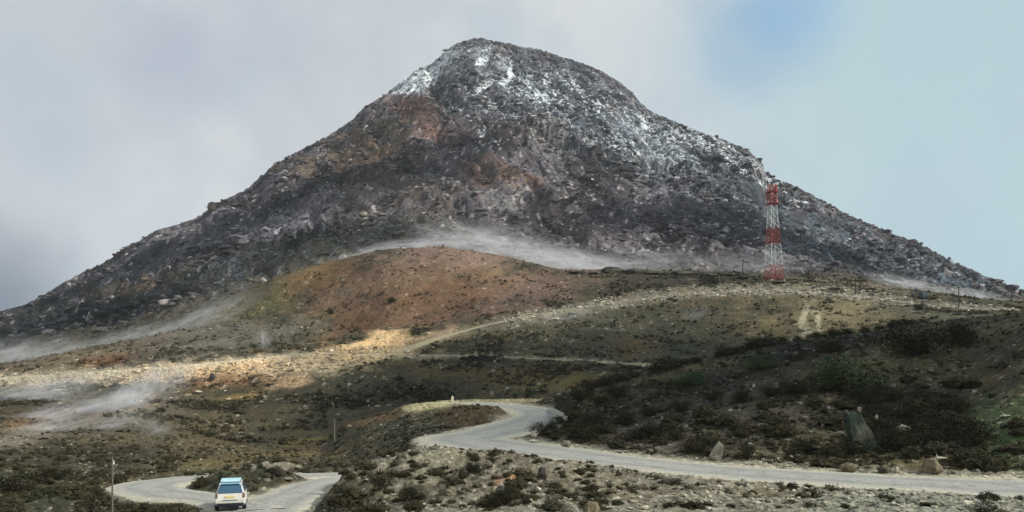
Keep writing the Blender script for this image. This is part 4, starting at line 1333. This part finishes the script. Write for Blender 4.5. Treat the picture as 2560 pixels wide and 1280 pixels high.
# loose stones near the viewpoint as individuals
SM = [rock_mesh('stone', 400 + i, MAT['palerock' if i % 2 else 'rock'], 15, 1, (1, .8, .6), 0.05) for i in range(6)]
stone_zones = [
    ((PX > 800) & (Sg > 1.95) & (Sg < 3.6), 120, .07, .26, 'loose grey stone on the gravel slope in front of the right road'),
    ((PX > 1850) & (PX < 2150) & (Sg > 4.0) & (Sg < 4.22), 46, .1, .34, 'rounded stone in the rubble row along the foot of the bank'),
    ((PX > 1330) & (Sg > 4.05) & (Sg < 5.6), 34, .08, .25, 'loose stone scattered over the dark bank behind the road'),
    ((PX < 800) & (Sg > 1.95) & (Sg < 6), 18, .1, .3, 'pale stone scattered over the left valley heath'),
]
for mask, n, s0, s1, lab in stone_zones:
    for i in pick(mask & (rw < 0.4), n):
        p = Pflat[i]
        s = s0 + (s1 - s0) * random.random() ** 1.8
        o = add('stone', random.choice(SM), None, (p[0], p[1], p[2] + s * 0.25), (random.uniform(-.3, .3), random.uniform(-.3, .3), random.uniform(0, 6.28)), (s * random.uniform(.8, 1.4), s, s))
        tag(o, lab, 'stone', 'stones: ' + ' '.join(lab.split()[2:]))


# ------------------------------------------------------------------ poles
def pole(p, top, base, label, D=None, dark=True, arms=1, r=0.13, group=None, twin=None, cross=True):
    if D is None:
        x, yv, z = hit(p, base, 90)
    else:
        x, yv = (p - 1280) / F * D, D
        z = gz(x, yv)
    h = (HY - top) / F * yv - z
    o = empty('utility_pole', (x, yv, z - 0.2))
    m_ = MAT['darkwood'] if dark else MAT['wood']
    xs = [0.0] if not twin else [0.0, twin / F * yv]
    for q in xs:
        bm = bmesh.new(); bar(bm, (q, 0, 0), (q, 0, h + 0.2), r, r * 0.75, 8); bm_obj('post', bm, m_, o)
    c = sum(xs) / len(xs)
    wdt = (0.9 if not twin else xs[1] * 0.75 + 0.5) if cross else 0.16
    bm = bmesh.new(); box(bm, (c, 0.12, h - 0.25), (wdt * 2, 0.1, 0.12)); bm_obj('crossarm', bm, m_, o)
    for q in ((-0.85, 0, 0.85) if cross else (0,)):
        bm = bmesh.new(); bar(bm, (c + q * wdt, 0.12, h - 0.19), (c + q * wdt, 0.12, h + 0.02), 0.045, 0.03, 6); bm_obj('insulator', bm, MAT['cream'], o)
    return tag(o, label, 'utility pole', group)


pole(281, 1143, 0, 'grey weathered pole at the left, nearest to the camera', D=42, dark=False, r=0.055, cross=False)
pole(836, 1048, 0, 'pale pole standing in the valley left of the hairpin', D=131, dark=False, r=0.15, cross=False)
pole(1557, 706, 738, 'pale thin pole at the pale cut left of the tower, taller one', dark=False, r=0.16)
pole(1744, 688, 720, 'pale thin pole halfway between the tower and the ridge outcrops', dark=False, r=0.15)
pole(1857, 648, 694, 'dark pole on the ridge just left of the tower', r=0.2)
pole(2022, 676, 704, 'dark twin pole nearest to the tower on its right', r=0.17, twin=8)
pole(2138, 697, 736, 'dark tall twin pole in the middle of the line right of the tower', r=0.2, twin=10)
pole(2397, 716, 772, 'lone dark pole at the right beside the grassy ledge', r=0.17)
pole(1356, 735, 762, 'short faint pole at the left end of the upper cut', dark=False, r=0.14)
pole(1213, 845, 885, 'faint pole above the middle road right of the earth bank', dark=False, r=0.1)
pole(690, 1145, 1185, 'thin grey post standing by the mossy rock on the mound', D=59, dark=False, r=0.045, cross=False)

# pale marker post on the crest
x, yv, z = hit(1131, 1004, 100)
o = empty('marker_post', (x, yv, z - 0.15))
bm = bmesh.new(); box(bm, (0, 0, 0.45), (0.4, 0.3, 0.9), 0.04); bm_obj('shaft', bm, MAT['cream'], o)
bm = bmesh.new(); box(bm, (0, 0, 1.0), (0.3, 0.24, 0.2), 0.08); bm_obj('cap', bm, MAT['cream'], o)
tag(o, 'pale marker post on the crest at the start of the upper road leg', 'marker post')

# ------------------------------------------------------------------ radio tower
x, yv, z = hit(1935, 702, 290)
H = (702 - 462) / F * yv
tw = empty('radio_tower', (x, yv, z - 0.3), R(14))
bw, tw_top = 2.75, 1.2


def half(t):
    return bw + (tw_top - bw) * min(1, t / 0.8)


levels = [0, .165, .385, .555, .79, 1.0]
cols = ['steelred', 'steelwhite', 'steelred', 'steelwhite', 'steelred']
lean = Vector((-1.0, 0, 0))
for i in range(5):
    t0, t1 = levels[i], levels[i + 1]
    bm = bmesh.new()
    nseg = 3 if i in (1, 3) else 3
    ts = [t0 + (t1 - t0) * k / nseg for k in range(nseg + 1)]
    thick = 0.14 if i != 4 else 0.12
    for a, b in zip(ts[:-1], ts[1:]):
        ha, hb = half(a), half(b)
        la, lb = lean * a, lean * b
        cs = [(-1, -1), (1, -1), (1, 1), (-1, 1)]
        Pa = [Vector((c[0] * ha, c[1] * ha, a * H)) + la for c in cs]
        Pb = [Vector((c[0] * hb, c[1] * hb, b * H)) + lb for c in cs]
        for k in range(4):
            bar(bm, Pa[k], Pb[k], thick, thick, 5)
            k2 = (k + 1) % 4
            bt = 0.05 if i in (1, 3) else 0.085
            bar(bm, Pa[k], Pb[k2], bt, bt, 4)
            bar(bm, Pa[k2], Pb[k], bt, bt, 4)
            bar(bm, Pb[k], Pb[k2], bt, bt, 4)
    o = bm_obj('lattice_section', bm, MAT[cols[i]], tw)
    o['label'] = ('red' if cols[i] == 'steelred' else 'white') + ' lattice section of the tower, number %d from the ground' % (i + 1)
for k, c in enumerate([(-1, -1), (1, -1), (1, 1), (-1, 1)]):
    bm = bmesh.new(); box(bm, (c[0] * bw, c[1] * bw, 0.2), (0.9, 0.9, 0.6), 0.05); bm_obj('footing', bm, MAT['concrete'], tw)
for t in (0.81, 0.93):
    bm = bmesh.new(); box(bm, (lean.x * t, 0, t * H), (3.6, 3.6, 0.14)); bm_obj('platform', bm, MAT['steelred'], tw)
for k, (a_, t) in enumerate([(200, .97), (250, .965), (290, .97), (340, .96), (20, .97), (230, .86), (300, .85), (170, .87), (0, .86)]):
    bm = bmesh.new()
    dx, dy = math.cos(R(a_)) * 2.0, math.sin(R(a_)) * 2.0
    box(bm, (0, 0, 0), (0.45, 0.25, 2.2), 0.04)
    bar(bm, (0, 0, 0.5), (-0.5, 0, 0.5), 0.05); bar(bm, (0, 0, -0.5), (-0.5, 0, -0.5), 0.05)
    o = bm_obj('antenna_panel', bm, MAT['steelred' if k % 3 else 'antenna'], tw)
    o.location = (lean.x * t + dx, dy, t * H); o.rotation_euler = (0, 0, R(a_))
for k, (a_, t) in enumerate([(240, .90), (310, .83), (185, .82)]):
    bm = bmesh.new()
    bmesh.ops.create_cone(bm, cap_ends=True, segments=20, radius1=0.7, radius2=0.55, depth=0.45)
    o = bm_obj('dish_antenna', bm, MAT['antenna'], tw)
    o.location = (lean.x * t + math.cos(R(a_)) * 1.9, math.sin(R(a_)) * 1.9, t * H)
    o.rotation_euler = (R(90), 0, R(a_ + 90))
bm = bmesh.new(); bar(bm, (lean.x, 0, H), (lean.x, 0, H + 1.8), 0.06, 0.03); bm_obj('lightning_rod', bm, MAT['steelred'], tw)
tag(tw, 'tall red and white lattice radio tower on the ridge by the upper road', 'radio tower')

# ------------------------------------------------------------------ excavator
x, yv, z = hit(2305, 748, 240)
ex = empty('excavator', (x, yv, z - 0.05), R(6))
for s in (-1, 1):
    bm = bmesh.new(); box(bm, (0.4, s * 1.1, 0.4), (3.2, 0.5, 0.75), 0.2); bm_obj('track', bm, MAT['iron'], ex)
bm = bmesh.new(); box(bm, (0.7, 0, 1.35), (2.5, 2.3, 0.95), 0.12); bm_obj('engine_housing', bm, MAT['excavator'], ex)
bm = bmesh.new(); box(bm, (-0.1, -0.65, 1.95), (1.1, 0.95, 1.5), 0.1); bm_obj('cab', bm, MAT['excavator'], ex)
bm = bmesh.new()
bar(bm, (-0.2, 0.2, 1.4), (-1.4, 0.2, 3.4), 0.26, 0.22); bar(bm, (-1.4, 0.2, 3.4), (-2.9, 0.2, 3.3), 0.22, 0.18)
bm_obj('boom', bm, MAT['excavator'], ex)
bm = bmesh.new(); bar(bm, (-2.8, 0.2, 3.4), (-3.5, 0.2, 1.6), 0.17, 0.14); bm_obj('stick', bm, MAT['excavator'], ex)
bm = bmesh.new(); box(bm, (-3.4, 0.2, 1.2), (0.8, 0.9, 0.8), 0.15); bm_obj('bucket', bm, MAT['iron'], ex)
tag(ex, 'blue grey excavator with a raised bent arm on the upper road right of the tower', 'excavator')

# ------------------------------------------------------------------ car
M_paint = plain('white car paint', lin(212, 209, 200), rough=0.35, var=0.08, spec=0.5)
M_glass = plain('dark blue window glass', lin(50, 84, 108), rough=0.12, var=0.08, spec=0.8)
M_tyre = plain('tyre rubber', lin(34, 36, 40), rough=0.85, var=0.1)
M_trim = plain('black plastic', lin(36, 40, 50), rough=0.6, var=0.1)
M_red = plain('tail light', lin(112, 78, 74), rough=0.25, var=0.1, spec=0.6)
M_rack = plain('blue white roof rack', lin(196, 228, 232), rough=0.35, var=0.1)
M_blue = plain('blue roof highlight', lin(58, 146, 186), rough=0.35, var=0.1)  # blue highlight on the car's roof and spoiler, painted as base colour
M_plate = plain('yellow number plate', lin(226, 206, 146), rough=0.5, var=0.05)
M_rim = plain('wheel rim', lin(130, 134, 138), rough=0.4, var=0.1, metal=0.5)

CD = 44.4
cx, cy = (579 - 1280) / F * CD, CD
cz = -7.13
car = empty('parked_car', (cx, cy, cz + 0.07), R(17))
car.name = 'car'
car.scale = (.95, .95, .97)
# body: cross-sections along y (rear at -1.85, nose at +1.85); heading +y


def loft(secs, m_, name, parent, smooth=True):
    bm = bmesh.new()
    rings = []
    for (yy, pts) in secs:
        rings.append([bm.verts.new((p[0], yy + p[2] if len(p) > 2 else yy, p[1])) for p in pts])
    n = len(rings[0])
    for a, b in zip(rings[:-1], rings[1:]):
        for i in range(n):
            bm.faces.new((a[i], a[(i + 1) % n], b[(i + 1) % n], b[i]))
    bm.faces.new(rings[0][::-1]); bm.faces.new(rings[-1])
    bmesh.ops.recalc_face_normals(bm, faces=bm.faces[:])
    return bm_obj(name, bm, m_, parent, smooth=False)


def sec(w0, w1, z0, z1, r=0.09):
    return [(-w0, z0 + r), (-w0 + r, z0), (w0 - r, z0), (w0, z0 + r), (w1 + .02, (z0 + z1) / 2), (w1, z1 - r), (w1 - r, z1), (-w1 + r, z1), (-w1, z1 - r), (-w1 - .02, (z0 + z1) / 2)]


loft([(-1.86, sec(.76, .76, .42, .78)), (-1.80, sec(.81, .80, .34, .98)), (-1.5, sec(.83, .81, .30, 1.0)), (0, sec(.84, .82, .28, .97)), (1.0, sec(.83, .80, .28, .93)),
      (1.6, sec(.80, .74, .32, .80)), (1.84, sec(.70, .64, .40, .66))], M_paint, 'body', car)
# greenhouse
loft([(-1.70, [(-.75, .985), (.75, .985), (.60, 1.05), (-.60, 1.05)]), (-1.42, [(-.77, .97), (.77, .97), (.60, 1.47), (-.60, 1.47)]), (-1.2, [(-.77, .96), (.77, .96), (.58, 1.53), (-.58, 1.53)]), (0.1, [(-.77, .95), (.77, .95), (.58, 1.54), (-.58, 1.54)]),
      (0.85, [(-.76, .92), (.76, .92), (.62, 1.0), (-.62, 1.0)])], M_paint, 'cabin', car)


def quad(name, pts, m_, parent, thick=0.02):
    bm = bmesh.new()
    vs = [bm.verts.new(p) for p in pts]
    fc = bm.faces.new(vs)
    fc.normal_update()
    nrm = fc.normal.copy()
    r_ = bmesh.ops.extrude_face_region(bm, geom=[fc])
    for v in r_['geom']:
        if isinstance(v, bmesh.types.BMVert): v.co += nrm * thick
    bmesh.ops.recalc_face_normals(bm, faces=bm.faces[:])
    return bm_obj(name, bm, m_, parent)


quad('rear_window', [(-.68, -1.735, 1.0), (.68, -1.735, 1.0), (.55, -1.46, 1.44), (-.55, -1.46, 1.44)], M_glass, car)
quad('windscreen', [(.70, .84, .97), (-.70, .84, .97), (-.54, .18, 1.49), (.54, .18, 1.49)], M_glass, car)
for s in (-1, 1):
    quad('side_window', [(s * .785, -1.35, 1.0), (s * .785, .6, .99), (s * .62, .08, 1.47), (s * .62, -1.15, 1.47)][::s], M_glass, car)
    quad('tail_light', [(s * .66, -1.865, .74), (s * .80, -1.84, .76), (s * .78, -1.80, 1.02), (s * .68, -1.82, 1.0)][::s], M_red, car, 0.025)
    quad('headlight', [(s * .45, 1.80, .62), (s * .66, 1.72, .64), (s * .68, 1.68, .76), (s * .48, 1.76, .76)][::-s], M_rack, car, 0.02)
    bm = bmesh.new(); box(bm, (s * .88, .55, 1.02), (.12, .1, .1), .02); bm_obj('mirror', bm, M_trim, car)
    bm = bmesh.new(); bar(bm, (s * .54, -1.25, 1.60), (s * .54, .05, 1.60), 0.022); bar(bm, (s * .54, -1.2, 1.52), (s * .54, -1.2, 1.6), .02); bar(bm, (s * .54, 0, 1.53), (s * .54, 0, 1.6), .02)
    bm_obj('roof_rail', bm, M_trim, car)
    for yy in (-1.2, 1.2):
        w = bmesh.new()
        bmesh.ops.create_cone(w, cap_ends=True, segments=24, radius1=.30, radius2=.30, depth=.2)
        bmesh.ops.rotate(w, verts=w.verts[:], matrix=Matrix.Rotation(R(90), 3, 'Y'))
        bmesh.ops.translate(w, verts=w.verts[:], vec=(s * .735, yy, .30))
        wh = bm_obj('wheel', w, M_tyre, car)
        w = bmesh.new()
        bmesh.ops.create_cone(w, cap_ends=True, segments=20, radius1=.18, radius2=.16, depth=.03)
        bmesh.ops.rotate(w, verts=w.verts[:], matrix=Matrix.Rotation(R(90), 3, 'Y'))
        bmesh.ops.translate(w, verts=w.verts[:], vec=(s * .845, yy, .30))
        bm_obj('rim', w, M_rim, wh)
bm = bmesh.new(); box(bm, (0, -1.86, .60), (1.60, .14, .27), .05); bm_obj('rear_bumper', bm, M_paint, car)
bm = bmesh.new(); box(bm, (0, -1.80, .38), (1.46, .22, .17), .03); box(bm, (0, -1.5, .34), (1.3, .5, .16), .03); bm_obj('lower_valance', bm, M_trim, car)
bm = bmesh.new(); box(bm, (0, 1.80, .45), (1.3, .14, .2), .04); bm_obj('front_bumper', bm, M_trim, car)
bm = bmesh.new(); box(bm, (0, -1.885, .82), (.52, .03, .13), .01); bm_obj('number_plate', bm, M_plate, car)
bm = bmesh.new(); box(bm, (0, -1.94, .635), (.8, .02, .025)); bm_obj('bumper_line', bm, M_trim, car)
bm = bmesh.new(); box(bm, (0, -.6, 1.552), (1.06, 1.35, .03), .01); bm_obj('roof_panel', bm, M_blue, car)
bm = bmesh.new()
for yy in (-1.18, -.8, -.4, 0):
    box(bm, (0, yy, 1.625), (1.1, .09, .045), .01)
box(bm, (0, -1.27, 1.61), (1.04, .05, .07), .015)
bm_obj('roof_rack', bm, M_rack, car)
bm = bmesh.new(); box(bm, (0, -1.48, 1.485), (1.0, .14, .035), .01); bm_obj('spoiler', bm, M_blue, car)
tag(car, 'small white car seen from behind with blue rear window and roof rack', 'car')
"""CAR_END"""

# ------------------------------------------------------------------ drifting mist and dust


def mist(p, row, D, sx, sy, sz, dens, rot=(0, 0, 0), nscale=3.0, thr=0.42, seed=0, lift=0.0):
    x, yv, z = (p - 1280) / F * D, D, (HY - row) / F * D + lift
    mt, N = mat('mist %d' % seed)
    tcn = N.n('ShaderNodeTexCoord').outputs['Object']
    ln = N.n('ShaderNodeVectorMath', operation='LENGTH', i_0=tcn).outputs['Value']
    fall = N.math('POWER', N.math('SUBTRACT', 1.0, N.ramp(ln, (0.0, 1.0))), 1.5)
    off_ = N.n('ShaderNodeVectorMath', operation='ADD', i_0=tcn)
    off_.inputs[1].default_value = (seed * 3.7, seed * 1.3, 0)
    nz = N.n('ShaderNodeTexNoise', i_Vector=off_.outputs[0], i_Scale=nscale, i_Detail=5.0, i_Roughness=0.65)
    nz.inputs['Distortion'].default_value = 1.4
    k = N.ramp(nz.outputs[0], (thr - 0.02, thr + 0.36))
    de = N.math('MULTIPLY', N.math('MULTIPLY', fall, k), dens * 3.2)
    vol = N.n('ShaderNodeVolumePrincipled', i_Density=de)
    vol.inputs['Color'].default_value = (0.94, 0.95, 0.97, 1)
    vol.inputs['Anisotropy'].default_value = 0.2
    out(N, None, vol.outputs[0])
    bm = bmesh.new(); bmesh.ops.create_icosphere(bm, subdivisions=3, radius=1.0)
    me = bpy.data.meshes.new('mist'); bm.to_mesh(me); bm.free(); me.materials.append(mt)
    o = add('mist', me, None, (x, yv, z), [R(q) for q in rot], (sx, sy, sz))
    return tag(o, kind='stuff')


MISTS = [
    # px,row,D, sx,sy,sz, density
    (1200, 600, 440, 50, 18, 15, .072, (0, 5, 0), 3.0, .42),
    (1330, 640, 430, 60, 18, 14, .085, (0, 7, 0), 3.2, .42),
    (1450, 665, 430, 44, 16, 11, .12, (0, 4, 0), 3.2, .40),
    (1050, 615, 425, 44, 12, 6, .10, (0, -4, 0), 3.2, .40),
    (900, 640, 420, 30, 10, 5, .060, (0, -18, 0), 3.2, .40),
    (1650, 655, 440, 60, 18, 11, .035, (0, 3, 0), 3.2, .44),
    (1880, 662, 420, 44, 16, 10, .035, (0, 3, 0), 3.2, .44),
    (2270, 712, 420, 34, 14, 6, .085, (0, 14, 0), 3.2, .42),
    (2430, 742, 420, 34, 14, 6, .07, (0, 10, 0), 3.2, .42),
    (920, 665, 392, 6, 6, 14, .10, (0, 25, 0), 2.4, .42),
    (870, 720, 372, 6, 6, 12, .07, (0, 30, 0), 2.4, .42),
    (520, 790, 330, 36, 14, 8, .050, (0, -24, 0), 3.4, .42),
    (340, 850, 330, 40, 14, 9, .055, (0, -18, 0), 3.4, .42),
    (150, 890, 330, 44, 14, 10, .060, (0, -12, 0), 3.4, .42),
    (10, 900, 340, 34, 14, 14, .055, (0, -12, 0), 3.0, .40),
    (660, 855, 240, 3, 3, 8, .22, (0, -8, 0), 2.4, .42),
    (350, 985, 160, 4, 5, 10, .26, (0, 38, 0), 2.6, .40),
    (290, 1010, 150, 4, 5, 9, .22, (0, 42, 0), 2.6, .41),
    (240, 1020, 145, 16, 7, 2.6, .22, (0, -20, 0), 3.4, .41),
    (80, 1055, 130, 17, 7, 2.6, .24, (0, -20, 0), 3.4, .41),
    (60, 1100, 112, 15, 6, 2.6, .24, (0, -22, 0), 3.4, .41),
    (260, 1065, 122, 10, 5, 1.8, .16, (0, -20, 0), 3.0, .42),
    (385, 1068, 120, 5, 4, 2.2, .16, (0, 15, 0), 2.6, .42),
    (80, 985, 160, 24, 9, 4, .14, (0, -10, 0), 3.6, .42),
    (430, 955, 190, 9, 7, 5, .12, (0, -30, 0), 3.0, .42),
    (1420, 790, 262, 18, 6, 4, .05, (0, -10, 0), 3.2, .44),
    (1740, 790, 262, 8, 6, 6, .04, (0, -10, 0), 3.0, .44),
]
for i, a in enumerate(MISTS):
    mist(a[0], a[1], a[2], a[3], a[4], a[5], a[6], a[7], a[8], a[9], seed=i + 1)

# unseen clouds, added sunward to shade the bank, the moor and the left flank


def shade_cloud(gx_, gy_, gz_, rx, ry, seed, h=1000.0, rot=0):
    from mathutils import noise
    t = (h - gz_) / sdir.z
    bm = bmesh.new(); bmesh.ops.create_icosphere(bm, subdivisions=5, radius=1.0)
    for v in bm.verts:
        q = v.co * 1.6 + Vector((seed * 5.0, 0, 0))
        v.co *= 1 + 0.38 * noise.fractal(q, 0.7, 2.1, 5)
        v.co.z *= 0.8 if v.co.z > 0 else 0.35
    me = bpy.data.meshes.new('cloud'); bm.to_mesh(me); bm.free()
    me.materials.append(SHADE_CLOUD)
    o = add('cloud', me, None, (gx_ + sdir.x * t, gy_ + sdir.y * t, h), (0, 0, R(rot)), (rx, ry, min(rx, ry) * 0.5))
    return tag(o, kind='structure')


SHADE_CLOUD, N = mat('cloud')
p_ = N.n('ShaderNodeBsdfDiffuse', i_Color=(0.85, 0.86, 0.88, 1))
q_ = N.n('ShaderNodeBsdfTranslucent', i_Color=(0.8, 0.8, 0.8, 1))
mx = N.n('ShaderNodeMixShader', i_0=0.4, i_1=p_.outputs[0], i_2=q_.outputs[0])
out(N, mx.outputs[0])
for a in [(54, 103, 4, 42, 31, 1, 1000, 20), (20, 205, 10, 46, 42, 2, 1040, 0), (-8, 168, -4, 40, 26, 4, 1010, 0),
          (-330, 560, 60, 170, 90, 5, 1100, 25), (190, 680, 120, 170, 60, 6, 1150, -10), (-120, 760, 230, 120, 70, 7, 1100, 20)]:
    shade_cloud(*a)

# thin even air over everything
mt, N = mat('haze')
vol = N.n('ShaderNodeVolumePrincipled')
vol.inputs['Density'].default_value = 0.00006
vol.inputs['Color'].default_value = (0.88, 0.94, 1.0, 1)
out(N, None, vol.outputs[0])
bm = bmesh.new()
box(bm, (0, 1480, 330), (6400, 3200, 760))
o = bm_obj('haze', bm, mt)
tag(o, kind='stuff')
